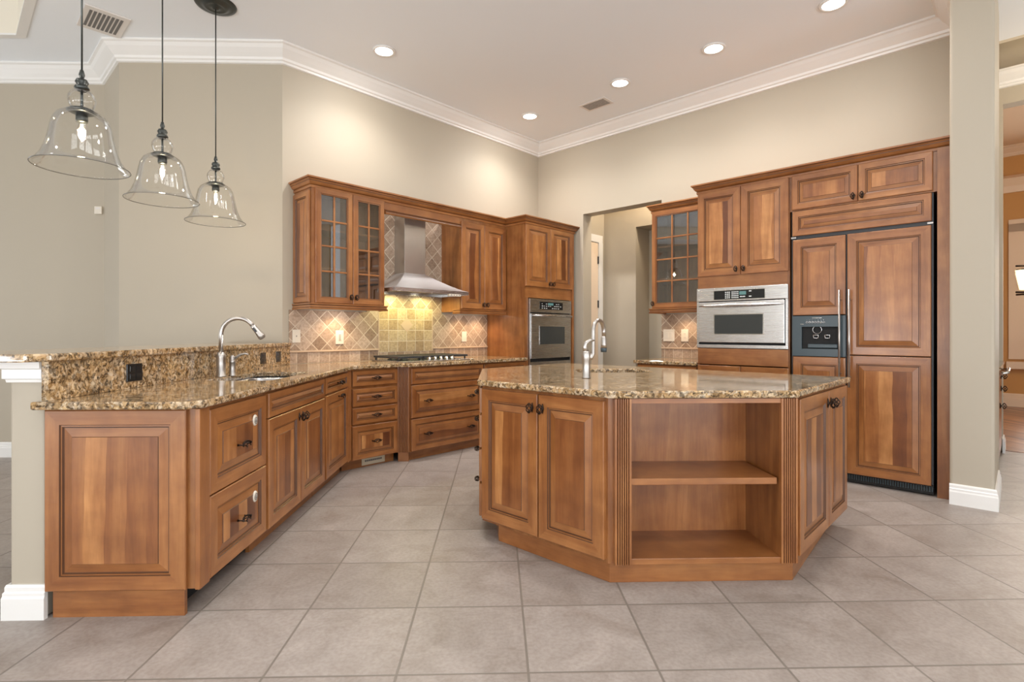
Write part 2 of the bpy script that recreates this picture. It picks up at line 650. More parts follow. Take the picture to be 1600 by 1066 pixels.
def tag(o, label, cat, group=None):
    o['label'] = label
    o['category'] = cat
    if group:
        o['group'] = group
    return o


def thing(name, label, cat, loc=(0, 0, 0), rot=0., group=None):
    o = bpy.data.objects.new(name, None)
    o.empty_display_size = .1
    C.objects.link(o)
    o.location = loc
    o.rotation_euler = (0, 0, rot)
    return tag(o, label, cat, group)


def struct(name, g, m, **kw):
    o = obj(name, g, m, **kw)
    o['kind'] = 'structure'
    return o


def inst(name, src, parent, loc, rot=0.):
    o = bpy.data.objects.new(name, src.data)
    C.objects.link(o)
    o.parent = parent
    o.location = loc
    o.rotation_euler = (0, 0, rot) if not isinstance(rot, tuple) else rot
    return o


def ab(a, b, z=0.):
    """kitchen axes: a runs along the range wall, b along the refrigerator wall"""
    return ((a + b) / R2, (a - b) / R2, z)


def xy(a, b):
    return ((a + b) / R2, (a - b) / R2)


TA, TB = PI / 4, -PI / 4          # yaw of things facing off wall A / wall B

# ------------------------------------------------------------------ door / drawer fronts
T = .021


def front(name, parent, x0, x1, z0, z1, kind='door', label=None, y=0., rot=0., loc=None):
    """raised-panel front, its back on y=0 of the parent, local x from x0"""
    w_, h_ = x1 - x0, z1 - z0
    g = G()
    small = min(w_, h_)
    if small < .2:
        fr, bev = .034, .018
    elif small < .34:
        fr, bev = .046, .026
    else:
        fr, bev = .062, .036
    t = T
    prof = [(0, 0), (0, -t + .004), (.004, -t), (fr, -t), (fr + .003, -t + .006), (fr + .009, -t + .005), (fr + .012, -t + .011), (fr + .015, -t + .011),
            (fr + .015 + bev, -t + .004), (fr + .017 + bev, -t + .001)]
    mats = ['f', 'f', 'f', 3, 'f', 3, 3, 'f', 3]
    g.rings(0, w_, 0, h_, prof, mats, 4 if (kind == 'drawer' and w_ > h_ * 1.7) else 2)
    o = obj(name, g, WMATS, parent, (x0, y, z0) if loc is None else loc, rot)
    if label:
        o['label'] = label
    return o


def glass_door(parent, x0, x1, z0, z1, nx, nz, label=None, full_x1=None):
    w_, h_ = x1 - x0, z1 - z0
    fr = .058
    t = T
    g = G()
    g.rings(0, w_, 0, h_, [(0, 0), (0, -t + .004), (.004, -t), (fr - .012, -t), (fr - .009, -t + .005), (fr - .002, -t + .004), (fr, -t + .01), (fr, 0), (0, 0)],
            ['f', 'f', 'f', 3, 'f', 3, 'f', 'f'], None)
    o = obj('door', g, WMATS, parent, (x0, 0, z0))
    if label:
        o['label'] = label
    g = G()
    iw, ih = w_ - 2 * fr, h_ - 2 * fr
    for i in range(1, nx):
        cx_ = fr + iw * i / nx
        g.box(cx_ - .008, cx_ + .008, -t + .004, -.004, fr, h_ - fr, 0, .002)
    for j in range(1, nz):
        cz = fr + ih * j / nz
        g.box(fr, w_ - fr, -t + .005, -.004, cz - .008, cz + .008, 1, .002)
    obj('muntins', g, WMATS, o)
    g = G()
    g.box(fr - .004, w_ - fr + .004, -.0075, -.0045, fr - .004, h_ - fr + .004)
    gp = obj('glass_pane', g, M['glass'], o)
    gp['label'] = 'clear glass'
    return o


# shared hardware meshes ------------------------------------------------
def cage(g, axis, L, R, turns=1.0, r=.0017, n=4, c=(0, 0, 0)):
    for k in range(n):
        pts = []
        for i in range(13):
            t = i / 12
            rr = R * math.sin(PI * t) ** .8 + .0012
            a = 2 * PI * (k / n + turns * t * .5)
            u, v, h_ = rr * math.cos(a), rr * math.sin(a), (t - .5) * L
            p = (h_, u, v) if axis == 'x' else (u, v, h_)
            pts.append((p[0] + c[0], p[1] + c[1], p[2] + c[2]))
        g.tube(pts, r, 5)


_g = G()
cage(_g, 'x', .08, .015, r=.003, c=(0, -.03, 0))
for sx in (-1, 1):
    _g.tube([(sx * .037, -.03, 0), (sx * .052, -.029, .001)], [.004, .002], 6)
    _g.tube([(sx * .036, -.03, 0), (sx * .036, -.012, 0), (sx * .036, 0, 0)], [.0035, .003, .006], 8)
PULL = obj('handle', _g, M['bronze'])
_g = G()
cage(_g, 'z', .052, .0155, r=.0028, c=(0, -.03, 0))
_g.tube([(0, -.027, -.021), (0, -.0265, -.028)], [.003, .0015], 6)
_g.tube([(0, -.027, .021), (0, -.0265, .028)], [.003, .0015], 6)
_g.tube([(0, -.017, 0), (0, -.008, 0), (0, 0, 0)], [.0045, .004, .008], 8)
_g.tube([(0, -.003, -.026), (0, -.003, 0), (0, -.003, .026)], [.002, .009, .002], 8)
KNOB = obj('knob', _g, M['bronze'])
for o_ in (PULL, KNOB):
    C.objects.unlink(o_)


def pull(parent, w_, h_, xs=(.5,), z=None, name='handle'):
    for q in xs:
        inst(name, PULL, parent, (w_ * q, -T + .001, h_ / 2 if z is None else z))


def knob(parent, x, z):
    inst('knob', KNOB, parent, (x, -T + .001, z))


def boxpart(name, parent, dims, m, bev=0., label=None, **kw):
    o = obj(name, G().box(*dims, 0, bev), m, parent, **kw)
    if label:
        o['label'] = label
    return o


def carcass(parent, x0, x1, d, z0, z1, back=True, top=True, plate=True, t=.018, shelves=()):
    g = G()
    g.box(x0, x0 + t, .0, d, z0, z1, 0)
    g.box(x1 - t, x1, .0, d, z0, z1, 0)
    g.box(x0 + t, x1 - t, .0, d, z0, z0 + t, 1)
    if top:
        g.box(x0 + t, x1 - t, .0, d, z1 - t, z1, 1)
    if back:
        g.box(x0 + t, x1 - t, d - .01, d, z0 + t, z1 - t, 0)
    if plate:
        g.box(x0 + t, x1 - t, .0, t, z0 + t, z1 - (t if top else 0), 0)
    for s_ in shelves:
        g.box(x0 + t, x1 - t, .03, d - .01, s_ - .009, s_ + .009, 1)
    return obj('body', g, [M['wcarc'], M['wh']], parent)


# ================================================================== STRUCTURE
ZC = 3.79
WP = [(-8.0, 5.37), (-3.84, 5.37), (-3.39, 4.92), (-1.94, 4.92), xy(5.66, -4.85)]


def wall_prism(name, p, q, th, z0=0., z1=ZC, m='wall', ext=0.):
    """wall between plan points p,q; thickness away from the room (room to the right of p->q)"""
    d = (Vector(q) - Vector(p)).normalized()
    n = Vector((-d.y, d.x)) * th
    return struct(name, G().prism([p, q, (q[0] + n.x + d.x * ext, q[1] + n.y + d.y * ext), (p[0] + n.x, p[1] + n.y)], z0, z1), M[m])


g = G()
g.prism([(-8, -4.5), (9, -4.5), (9, 5.6), xy(7.46, -.9), xy(7.46, -6), (-1, 9.2), (-8, 6)], -.05, 0)
struct('floor', g, M['floor'])
g = G()
g.prism([xy(7.46, -6), xy(7.46, 4), xy(12.2, 4), xy(12.2, -6)], -.05, .004)
struct('floor_dining', g, M['owood'])
tray = [(-4.12, 4.79), (-3.32, 3.99), (-3.32, .6), (-4.12, -.2), (-7.2, -.2), (-7.2, 4.79)]
struct('ceiling', G().prism([(-8.2, -4.7), (9, -4.7), xy(6.42, 4.2), xy(6.42, -6), (-1, 9.2), (-8.2, 6)], ZC, ZC + .05, holes=[tray[::-1]]), M['ceil'])
g = G()
g.sweep(tray[::-1], [(0, ZC), (0, ZC + .34), (-.03, ZC + .34), (-.03, ZC)], closed=True)
struct('ceiling_tray', g, M['traycream'])
struct('ceiling_tray_top', G().prism(tray, ZC + .34, ZC + .39), M['ceil'])
g = G()
g.sweep(tray[::-1], [(-.001, ZC + .17), (-.001, ZC + .34), (.13, ZC + .34), (.13, ZC + .32), (.09, ZC + .29), (.03, ZC + .22), (.015, ZC + .175)], closed=True)
struct('trim_1', g, M['white'])
g = G()
g.sweep(tray[::-1], [(-.045, ZC - .016), (-.045, ZC), (.02, ZC), (.02, ZC - .01)], closed=True)
struct('trim_2', g, M['white'])

wall_prism('wall_left', WP[0], WP[1], .15)
struct('wall_left_angle', G().prism([WP[1], WP[2], (-3.39, 5.07), (-3.84, 5.52)], 0, ZC), M['wall'])
struct('wall_front', G().prism([WP[2], WP[3], (-1.94, 5.07), (-3.39, 5.07)], 0, ZC), M['wall'])
wall_prism('wall_range', WP[3], WP[4], .15, ext=.18)
# refrigerator wall with the cased-free opening
aw, at_ = 5.66, .18
for nm, b0, b1, z0, z1 in (('wall_right_corner', -4.85, -4.09, 0, ZC), ('wall_right_header', -4.09, -2.99, 2.735, ZC), ('wall_right', -2.99, -.365, 0, ZC)):
    o = struct(nm, G().prism([xy(aw, b0), xy(aw, b1), xy(aw + at_, b1), xy(aw + at_, b0)], z0, z1), M['wall'])
struct('wall_wing', G().prism([xy(4.9, -.365), xy(4.9, -.125), xy(5.9, -.125), xy(5.9, -.365)], 0, ZC), M['wall'], bevel=.018)
# small hall behind the opening
struct('wall_hall_left', G().prism([xy(aw + at_, -4.2), xy(6.3, -4.2), xy(6.3, -4.32), xy(aw + at_, -4.32)], 0, ZC), M['wall'])
struct('wall_hall_back', G().prism([xy(6.3, -4.32), xy(6.3, -3.70), xy(6.65, -3.70), xy(6.65, -4.32)], 0, ZC), M['wall'])
struct('wall_hall_header', G().prism([xy(6.3, -3.70), xy(6.3, -2.0), xy(6.65, -2.0), xy(6.65, -3.70)], 2.61, ZC), M['wall'])
struct('wall_hall_niche', G().prism([xy(6.65, -4.32), xy(6.65, -2.0), xy(6.75, -2.0), xy(6.75, -4.32)], 0, ZC), M['wall'])
struct('wall_hall_right', G().prism([xy(aw + at_, -2.1), xy(6.65, -2.1), xy(6.65, -2.0), xy(aw + at_, -2.0)], 0, ZC), M['wall'])
# passage wall with tall opening to the dining room
struct('wall_passage', G().prism([xy(7.46, -2.0), xy(7.46, -.13), xy(7.62, -.13), xy(7.62, -2.0)], 0, 4.3), M['wall'])
struct('wall_passage_side', G().prism([xy(5.9, -.36), xy(5.9, -.19), xy(7.46, -.19), xy(7.46, -.36)], 0, ZC + .3), M['wall'])
struct('wall_passage_header', G().prism([xy(7.46, -.13), xy(7.46, 2.2), xy(7.62, 2.2), xy(7.62, -.13)], 3.55, 4.3), M['wall'])
struct('wall_passage_end', G().prism([xy(7.46, 2.2), xy(7.46, 4.3), xy(7.62, 4.3), xy(7.62, 2.2)], 0, 4.3), M['wall'])
struct('ceiling_passage', G().prism([xy(6.42, -2), xy(6.42, 4.2), xy(7.7, 4.2), xy(7.7, -2)], 4.25, 4.3), M['tan'])
struct('ceiling_drop', G().prism([xy(6.42, -2), xy(6.42, 4.2), xy(6.48, 4.2), xy(6.48, -2)], ZC, 4.25), M['tan'])
# dining room
struct('wall_dining', G().prism([xy(12, -3), xy(12, 4), xy(12.15, 4), xy(12.15, -3)], 0, 4.3), M['orange'])
struct('wall_dining_left', G().prism([xy(7.62, -3), xy(12.15, -3), xy(12.15, -3.1), xy(7.62, -3.1)], 0, 4.3), M['orange'])
struct('wall_dining_right', G().prism([xy(7.62, 4), xy(12.15, 4), xy(12.15, 4.1), xy(7.62, 4.1)], 0, 4.3), M['orange'])
struct('ceiling_dining', G().prism([xy(7.62, -3), xy(7.62, 4.1), xy(12.15, 4.1), xy(12.15, -3)], 4.25, 4.3), M['cream'])

# unseen shell behind the camera: glazed openings put where they light the room
def glazed_wall(name, p, q, th, spans, zt=3.2):
    d = (Vector(q) - Vector(p))
    L = d.length
    d.normalize()
    g = G()
    e = 0.
    th_ = Matrix.Rotation(math.atan2(d.y, d.x), 4, 'Z')
    segs = []
    for a_, b_ in spans:
        segs.append((e, a_, 0, ZC))
        segs.append((a_, b_, zt, ZC))
        segs.append((a_, b_, 0, .25))
        e = b_
    segs.append((e, L, 0, ZC))
    for a_, b_, z0, z1 in segs:
        g.box(a_, b_, 0, th, z0, z1)
    return struct(name, g, M['wall'], loc=(p[0], p[1], 0), rot=math.atan2(d.y, d.x))


def window_frame(name, loc, rot, w_, h_, n):
    g = G()
    g.box(0, w_, -.02, .1, 0, .06)
    g.box(0, w_, -.02, .1, h_ - .06, h_)
    for i in range(n + 1):
        x = w_ * i / n
        g.box(max(0, x - .03), min(w_, x + .03), -.02, .1, .06, h_ - .06)
    return struct(name, g, M['white'], loc=loc, rot=rot)


glazed_wall('wall_rear', (9, -4.5), (-8, -4.5), .15, [(4.1, 7.1), (7.9, 10.9), (11.7, 14.7)])
glazed_wall('wall_far_left', (-8, -4.5), (-8, 5.4), .15, [(.2, 2.2), (7.6, 9.8)])  # second opening added for light on the left side
glazed_wall('wall_far_right', (6.5, 2.4), (6.5, -4.5), .15, [(2.1, 5.7)])
for i, x in enumerate((4.9, 1.1, -2.7)):
    window_frame('window_%d' % (i + 2), (x, -4.52, .25), PI, 3.0, 2.95, 3)
window_frame('window_5', (-8.02, -4.3, .25), PI / 2, 2.0, 2.95, 2)
window_frame('window_7', (-8.02, 3.1, .25), PI / 2, 2.2, 2.95, 2)  # unseen window added with its lamps to brighten the left side
window_frame('window_6', (6.52, .3, .25), -PI / 2, 3.6, 2.95, 4)

CROWN = [(0, 3.635), (0, ZC), (.135, ZC), (.135, ZC - .016), (.118, ZC - .024), (.10, ZC - .05), (.066, ZC - .083), (.04, ZC - .105), (.034, ZC - .125), (.02, ZC - .132), (.018, ZC - .15)]
path = WP[:4] + [WP[4], xy(5.66, -.365), xy(4.9, -.365), xy(4.9, -.125)]
struct('trim_3', G().sweep(path, CROWN), M['white'])
struct('trim_4', G().sweep([xy(7.46, -2.0), xy(7.46, 3.5)], [(o_, z_ + .08) for o_, z_ in CROWN]), M['white'])
struct('trim_5', G().sweep([xy(12, -3), xy(12, 4)], [(o_, z_ + .46) for o_, z_ in CROWN]), M['cream'])
struct('trim_6', G().sweep([xy(12, -3), xy(12, 4)], [(0, 3.5), (0, 3.78), (.03, 3.78), (.12, 3.72), (.05, 3.6), (.03, 3.5)]), M['cream'])
BASE = [(0, 0), (0, .145), (.008, .145), (.012, .135), (.012, .118), (.017, .112), (.017, .1), (.02, .09), (.02, 0)]
struct('baseboard_left', G().sweep([WP[0], WP[1], WP[2], (-2.12, 4.92)], BASE), M['white'])
struct('baseboard_wing', G().sweep([xy(5.6, -.365), xy(4.9, -.365), xy(4.9, -.125), xy(5.62, -.125)][1:], BASE), M['white'])
struct('baseboard_passage', G().sweep([xy(7.3, -.13), xy(7.46, -.13)], BASE), M['white'])
struct('baseboard_passage_end', G().sweep([xy(7.46, -.3), xy(7.46, -.13), xy(7.62, -.13)], BASE), M['white'])
struct('baseboard_dining', G().sweep([xy(12, -3), xy(12, 4)], [(o_ * 1.3, z_ * 1.5) for o_, z_ in BASE]), M['cream'])
struct('baseboard_hall', G().sweep([xy(6.3, -4.2), xy(6.3, -3.7)], BASE), M['white'])

# hall door: casing and a leaf on two hinges, seen through the opening
r = thing('door_1', 'white cased hall door seen through the kitchen opening', 'door', ab(0, 0))
r['kind'] = 'structure'
g = G()
g.box(5.90, 6.24, 0, .02, 2.44, 2.54)
g.box(6.15, 6.245, 0, .02, 0, 2.44)
obj('casing', g, M['white'], r, loc=ab(0, -4.2)[:2] + (0,), rot=TA)
for o_ in (r.children[0],):
    for v in o_.data.vertices:
        v.co.y *= -1
g = G()
g.box(5.9, 6.14, -.012, 0, 0.01, 2.43)
obj('door_panel', g, M['cream'], r, loc=ab(0, -4.2)[:2] + (0,), rot=TA)
for z_ in (.4, 1.6, 2.2):
    g = G()
    g.box(6.125, 6.15, -.022, -.006, z_ - .05, z_ + .05, 0, .003)
    obj('hinge', g, M['bmat'], r, loc=ab(0, -4.2)[:2] + (0,), rot=TA)

# dining-room window
r = thing('window_1', 'white framed dining room window with open white blinds', 'window', ab(12, -.14, 0), TB)
r['kind'] = 'structure'
g = G()
g.box(0, .2, -.05, 0, .78, 2.98)
g.box(1.45, 1.65, -.05, 0, .78, 2.98)
g.box(0, 1.65, -.05, 0, 2.85, 3.05)
obj('window_frame', g, M['cream'], r)
boxpart('window_sill', r, (-.03, 1.7, -.12, 0, .62, .74), M['cream'], .01)
boxpart('pane', r, (.2, 1.45, -.012, -.002, .78, 2.85), M['blind'])  # glowing pane stands in for daylight outside the window
g = G()
for k in range(52):
    z_ = .8 + k * .039
    g.box(.2, 1.45, -.045, -.015, z_, z_ + .004)
obj('blind', g, M['white'], r)

# ================================================================== HALF WALL AND BAR
HW = struct('wall_half', G().prism([(-2.062, 2.335), (-1.915, 2.335), (-1.915, 4.92), (-2.062, 4.92)], 0, 1.075), M['wall'], bevel=.012)
struct('baseboard_half', G().sweep([(-1.905, 2.335), (-2.062, 2.335), (-2.062, 4.9)], [(-o_, z_) for o_, z_ in BASE]), M['white'])
CAP = [(0, 1.0), (.008, 1.0), (.010, 1.012), (.018, 1.016), (.018, 1.055), (.028, 1.06), (.03, 1.086), (.0, 1.086)]
struct('trim_7', G().sweep([(-1.917, 2.335), (-2.062, 2.335), (-2.062, 4.9)], [(-o_, z_) for o_, z_ in CAP]), M['white'])

bar = obj('bar_top', G().prism([(-2.42, 2.25), (-1.925, 2.25), (-1.865, 2.31), (-1.865, 4.94), (-1.96, 4.915), (-2.42, 4.915)], 1.088, 1.122), M['granite'], bevel=.009)
tag(bar, 'raised granite breakfast bar slab on top of the half wall', 'bar top')
spl = obj('granite_splash', G().box(-1.914, -1.885, 2.315, 4.96, .923, 1.087), M['granite'])
tag(spl, 'upright granite splash between the sink worktop and bar top', 'splash')

# ================================================================== LEFT RUN (faces +X)
LX, LR = -1.285, PI / 2


def left_thing(name, label, y0, cat='cabinet', group=None):
    return thing(name, label, cat, (LX, y0, 0), LR, group)


DL = .585
# two-drawer unit with end panel
c = left_thing('drawer_cabinet', 'two-drawer cherry cabinet with raised end panel at the near end of the sink run', 2.325)
carcass(c, .012, .672, DL, .115, .885)
d1 = front('drawer', c, .083, .66, .49, .868, 'drawer')
pull(d1, .577, .378, z=.17)
d2 = front('drawer', c, .083, .66, .122, .484, 'drawer')
pull(d2, .577, .36, z=.17)
for d_, z_ in ((d1, .262), (d2, .232)):
    g = G()
    g.lathe([(.001, -.008), (.024, -.008), (.028, -.004), (.028, 0)], (0, 0, 0), 20, 0, 'y')
    k_ = obj('lock_button', g, M['plate'], d_, (.44, -T + .003, z_))
    k_.scale = (.85, 1, 1.05)
    k_['label'] = 'round white push button'
    g = G()
    g.lathe([(.0005, -.0125), (.009, -.0125), (.010, -.0085)], (0, 0, 0), 12, 0, 'y')
    g.lathe([(.014, -.0092), (.019, -.0092), (.019, -.0078), (.014, -.0078)], (0, 0, 0), 20, 0, 'y', close=True)
    for f in g.bm.verts:
        f.co += Vector((.44, -T + .003, z_))
    obj('button_ring', g, M['slot'], d_)
stile = boxpart('stile', c, (.0, .08, -T, 0, .115, .886), M['wv'], .003)
ep = front('end_panel', c, 0, .585, 0, .765, 'door', loc=(.0115, .62, .118), rot=-PI / 2, label='raised end panel')
boxpart('toe_kick', c, (.012, .032, .05, .6, 0, .114), M['wh'])
boxpart('toe_recess', c, (.032, .672, .12, .14, 0, .114), M['dark'])  # near-black board stands in for the shade under the drawers
# sink base
c = left_thing('sink_cabinet', 'cherry sink cabinet with a wide false front over two doors', 3.0)
carcass(c, 0, 1.005, DL, .105, .885, top=False)
front('false_front', c, .02, .99, .735, .872, 'drawer')
d_ = front('door', c, .02, .502, .118, .728)
knob(d_, .455, .555)
d_ = front('door', c, .508, .99, .118, .728)
knob(d_, .027, .555)
boxpart('toe_kick', c, (0, 1.005, .08, .1, 0, .104), M['wh'])
# narrow cabinet
c = left_thing('narrow_cabinet', 'narrow cherry cabinet with one drawer over one door in the inner corner', 4.01)
carcass(c, 0, .71, DL, .105, .885)
d_ = front('drawer', c, .015, .59, .752, .872, 'drawer')
pull(d_, .575, .12, (.55,))
d_ = front('door', c, .015, .59, .118, .738)
inst('handle', PULL, d_, (.34, -T + .001, .585))
boxpart('filler', c, (.6, .71, -.018, 0, .105, .885), M['wv'])
boxpart('toe_kick', c, (0, .7, .08, .1, 0, .104), M['wh'])

# ================================================================== RANGE WALL BASES (face +b)
def A_thing(name, label, a0, bf, cat='cabinet', group=None):
    return thing(name, label, cat, ab(a0, bf), TA, group)


c = A_thing('drawer_cabinet', 'narrow cherry cabinet with a stack of four drawers left of the cooktop', 2.44, -4.25)
carcass(c, 0, .485, .59, .085, .885)
for z0, z1 in ((.737, .873), (.56, .713), (.402, .545), (.09, .387)):
    d_ = front('drawer', c, .012, .478, z0, z1, 'drawer')
    pull(d_, .466, z1 - z0)
boxpart('toe_kick', c, (-.05, .485, .06, .08, 0, .084), M['wh'])
vr = obj('vent_register', G().box(0, .24, -.008, 0, 0, .062, 0, .002), M['register'], None, ab(2.585, -4.309, .012), TA)
tag(vr, 'cream metal air register in the toe kick under the drawers', 'vent')
g = G()
for k in range(9):
    g.box(.03 + k * .02, .046 + k * .02, -.0095, -.0075, .03, .046)
obj('louver', g, M['ventdark'], vr)


def pilaster(parent, x0, w_, z0, z1, n=5, y=0., d=.03, rot=0., loc=None):
    """fluted pilaster: grooves cut in its plan outline"""
    pts = [(x0, y + d)]
    e = w_ * .1
    pts.append((x0, y))
    fw = (w_ - 2 * e) / n
    for i in range(n):
        a0 = x0 + e + i * fw
        pts.append((a0 + fw * .2, y))
        for k in range(1, 4):
            t = k / 4
            pts.append((a0 + fw * (.2 + .6 * t), y + .010 * math.sin(PI * t)))
        pts.append((a0 + fw * .8, y))
    pts.append((x0 + w_, y))
    pts.append((x0 + w_, y + d))
    g = G().prism(pts, z0, z1)
    g.bm.normal_update()
    for f in g.bm.faces:
        c_ = f.calc_center_median()
        if abs(f.normal.z) < .5 and y + .0035 < c_.y < y + .013 and x0 + e < c_.x < x0 + w_ - e:
            f.material_index = 1
    o = obj('pilaster', g, [M['wv'], M['flute']], parent, loc or (0, 0, 0), rot)
    return o


c = A_thing('cooktop_cabinet', 'cherry cabinet with fluted corner post and three wide drawers under the cooktop', 3.0, -4.17)
carcass(c, 0, .965, .67, .085, .885)
for z0, z1, hd in ((.724, .873, 0), (.405, .712, 1), (.092, .392, 1)):
    d_ = front('false_front' if not hd else 'drawer', c, .02, .945, z0, z1, 'drawer')
    if hd:
        pull(d_, .925, z1 - z0, (.2, .8))
pilaster(c, 0, .109, .085, .886, 6, 0, .07, rot=-PI / 4, loc=(-.075, .076, 0))
boxpart('toe_kick', c, (.02, .965, .05, .07, 0, .084), M['wh'])
obj('post_block', G().box(.006, .104, .008, .07, 0, .084), M['wh'], c, (-.075, .076, 0), -PI / 4)
c = A_thing('corner_cabinet', 'cherry drawer and door base cabinet beside the tall oven cabinet', 3.97, -4.2)
carcass(c, 0, .695, .64, .085, .885)
d_ = front('drawer', c, .015, .68, .735, .873, 'drawer')
pull(d_, .665, .138)
for x0, x1, kx in ((.015, .345, .29), (.35, .68, .035)):
    d_ = front('door', c, x0, x1, .1, .722)
    knob(d_, kx, .56)
boxpart('toe_kick', c, (0, .695, .06, .08, 0, .084), M['wh'])

# worktop with sink cut-out
CT0, CT1 = .888, .922
HOLE = []
for cxh, cyh, a0 in ((-1.42, 3.92, 0), (-1.70, 3.92, 90), (-1.70, 3.34, 180), (-1.42, 3.34, 270)):
    for k in range(5):
        t = math.radians(a0 + k * 22.5)
        HOLE.append((cxh + .06 * math.cos(t), cyh + .06 * math.sin(t)))
wt = [(-1.935, 2.28), (-1.30, 2.28), (-1.245, 2.335), (-1.245, -1.245 + 4.205 * R2), xy(2.92, -4.205), xy(2.97, -4.125), xy(3.98, -4.125), xy(4.02, -4.15), xy(4.665, -4.15), xy(4.665, -4.848), xy(2.13, -4.848), (-1.935, 4.905)]
cw = obj('worktop', G().prism(wt, CT0, CT1, holes=[HOLE]), M['granite'], bevel=.008)
tag(cw, 'speckled gold granite worktop bending around the sink and cooktop cabinets', 'worktop')


def basin(name, label, hole, ztop, depth, cx_, cy_):
    r = thing(name, label, 'sink', (cx_, cy_, ztop - depth))
    g = G()
    P = [(p[0] - cx_, p[1] - cy_) for p in hole]
    sc = lambda k, z: [(p[0] * k, p[1] * k, z) for p in P]
    rows = [sc(1.10, depth - .001), sc(1.02, depth - .001), sc(1.0, depth - .02), sc(.97, .03), sc(.9, .004), sc(.05, 0)]
    vr_ = [[g.bm.verts.new(p) for p in row] for row in rows]
    n = len(P)
    for a_, b_ in zip(vr_, vr_[1:]):
        for k in range(n):
            f = g.bm.faces.new([a_[k], a_[(k + 1) % n], b_[(k + 1) % n], b_[k]])
            f.smooth = True
    o = obj('bowl', g, M['steel'], r)
    md = o.modifiers.new('solid', 'SOLIDIFY')
    md.thickness = .002
    md.offset = -1
    g = G()
    g.lathe([(.001, .004), (.03, .006), (.042, .009), (.045, .004)], (0, 0, 0), 20)
    obj('drain', g, M['chrome'], r)
    return r


basin('kitchen_sink', 'stainless steel undermount sink in the bent worktop', HOLE, CT0, .2, -1.56, 3.63)

# main faucet
FX, FY = -1.80, 3.56
r = thing('faucet', 'tall satin nickel pull-down faucet at the main sink', 'faucet', (FX, FY, CT1))
g = G()
g.lathe([(.0, 0), (.034, 0), (.034, .006), (.028, .012), (.027, .1), (.029, .125), (.030, .14), (.024, .148), (.019, .16), (.0, .162)], (0, 0, 0), 24)
obj('base', g, M['nickel'], r)
pts = [(0, 0, .15), (0, 0, .275)]
RA = .108
for k in range(0, 15):
    t = PI - math.radians(k * 10.5)
    pts.append((RA + RA * math.cos(t), .012 * k / 15, .275 + RA * math.sin(t)))
obj('spout', G().tube(pts, .0135, 14), M['nickel'], r)
e, p_ = Vector(pts[-1]), Vector(pts[-2])
dd = (e - p_).normalized()
sh = obj('spray_head', G().tube([e - dd * .004, e + dd * .01, e + dd * .05, e + dd * .085, e + dd * .1], [.015, .017, .018, .023, .022], 16), M['nickel'], r)
g = G()
q = e + dd * .035
g.box(-.006, .006, -.016, .016, -.003, .003)
n_ = dd.cross(Vector((0, 1, 0))).normalized()
rotm = Matrix.Rotation(math.atan2(dd.x, dd.z), 4, 'Y')
for v in g.bm.verts:
    v.co = rotm @ Vector((v.co.x, v.co.z * 2, v.co.y)) + q + Vector((0, -.017, 0))
obj('spray_button', g, M['bmat'], sh)
obj('nozzle', G().tube([e + dd * .098, e + dd * .104], [.019, .018], 16), M['slot'], sh)
r = thing('soap_dispenser', 'small satin nickel lever dispenser beside the main faucet', 'dispenser', (-1.765, 3.64, CT1))
g = G()
g.lathe([(.0, 0), (.024, 0), (.024, .004), (.019, .01), (.0185, .085), (.021, .09), (.021, .1), (.016, .106), (.015, .128), (.006, .138), (0, .138)], (0, 0, 0), 20)
obj('base', g, M['nickel'], r)
obj('lever', G().tube([(.008, 0, .115), (.03, 0, .128), (.055, 0, .143), (.085, 0, .148), (.105, 0, .143)], [.009, .0085, .0075, .006, .004], 10), M['nickel'], r)

# ------------------------------------------------ outlets and switches
def plate(name, label, loc, rot, w_=.075, h_=.12, mat='plate', kind='outlet', n=1, group=None, cat='outlet'):
    o = obj(name, G().box(-w_ / 2, w_ / 2, -.006, 0, -h_ / 2, h_ / 2, 0, .002), M[mat], None, loc, rot)
    tag(o, label, cat, group)
    g = G()
    for k in range(n):
        cx_ = (k - (n - 1) / 2) * .046
        if kind == 'outlet':
            for dz in (-.02, .02):
                g.box(cx_ - .016, cx_ + .016, -.0085, -.0055, dz - .014, dz + .014, 0, .002)
                for dx in (-.006, .006):
                    g.box(cx_ + dx - .0015, cx_ + dx + .0015, -.009, -.008, dz - .006, dz + .005, 1)
        elif kind == 'rocker':
            g.box(cx_ - .017, cx_ + .017, -.009, -.0055, -.033, .033, 0, .002)
        elif kind == 'jack':
            g.box(cx_ - .005, cx_ + .005, -.0075, -.0055, -.006, .006, 1)
        elif kind == 'keypad':
            g.box(-.017, .017, -.009, -.0055, -.034, .034, 0, .002)
            for q in range(4):
                g.box(-.01, .01, -.0105, -.0085, -.028 + q * .015, -.02 + q * .015, 1)
    obj('face', g, [M[mat], M['slot'] if mat == 'plate' else M['black']], o)
    return o


BS = -4.838
plate('jack_plate', 'almond cable jack plate, first from the left on the range backsplash', ab(2.229, BS, 1.178), TA, kind='jack', cat='wall plate')
plate('dimmer_plate', 'almond dimmer plate with small buttons under the glass-door cabinet', ab(2.661, BS, 1.166), TA, .085, .135, kind='keypad', cat='switch')
plate('outlet_plate', 'almond outlet on the backsplash right of the cooktop', ab(4.281, BS, 1.164), TA, kind='rocker')
for (y, w_, lb) in ((2.846, .118, 'black double outlet, nearest on the upright granite splash'), (4.384, .09, 'black outlet behind the sink, left of the two small ones'), (4.687, .09, 'black outlet on the granite splash, closest to the range wall')):
    plate('outlet_plate', lb, (-1.8845, y, 1.004), LR, w_, .09, 'black', 'outlet', 2 if w_ > .1 else 1)
plate('switch_plate', 'wide almond double switch at the left end of the small backsplash', ab(5.645, -2.89, 1.18), TB, .135, .135, kind='rocker', n=2, cat='switch')
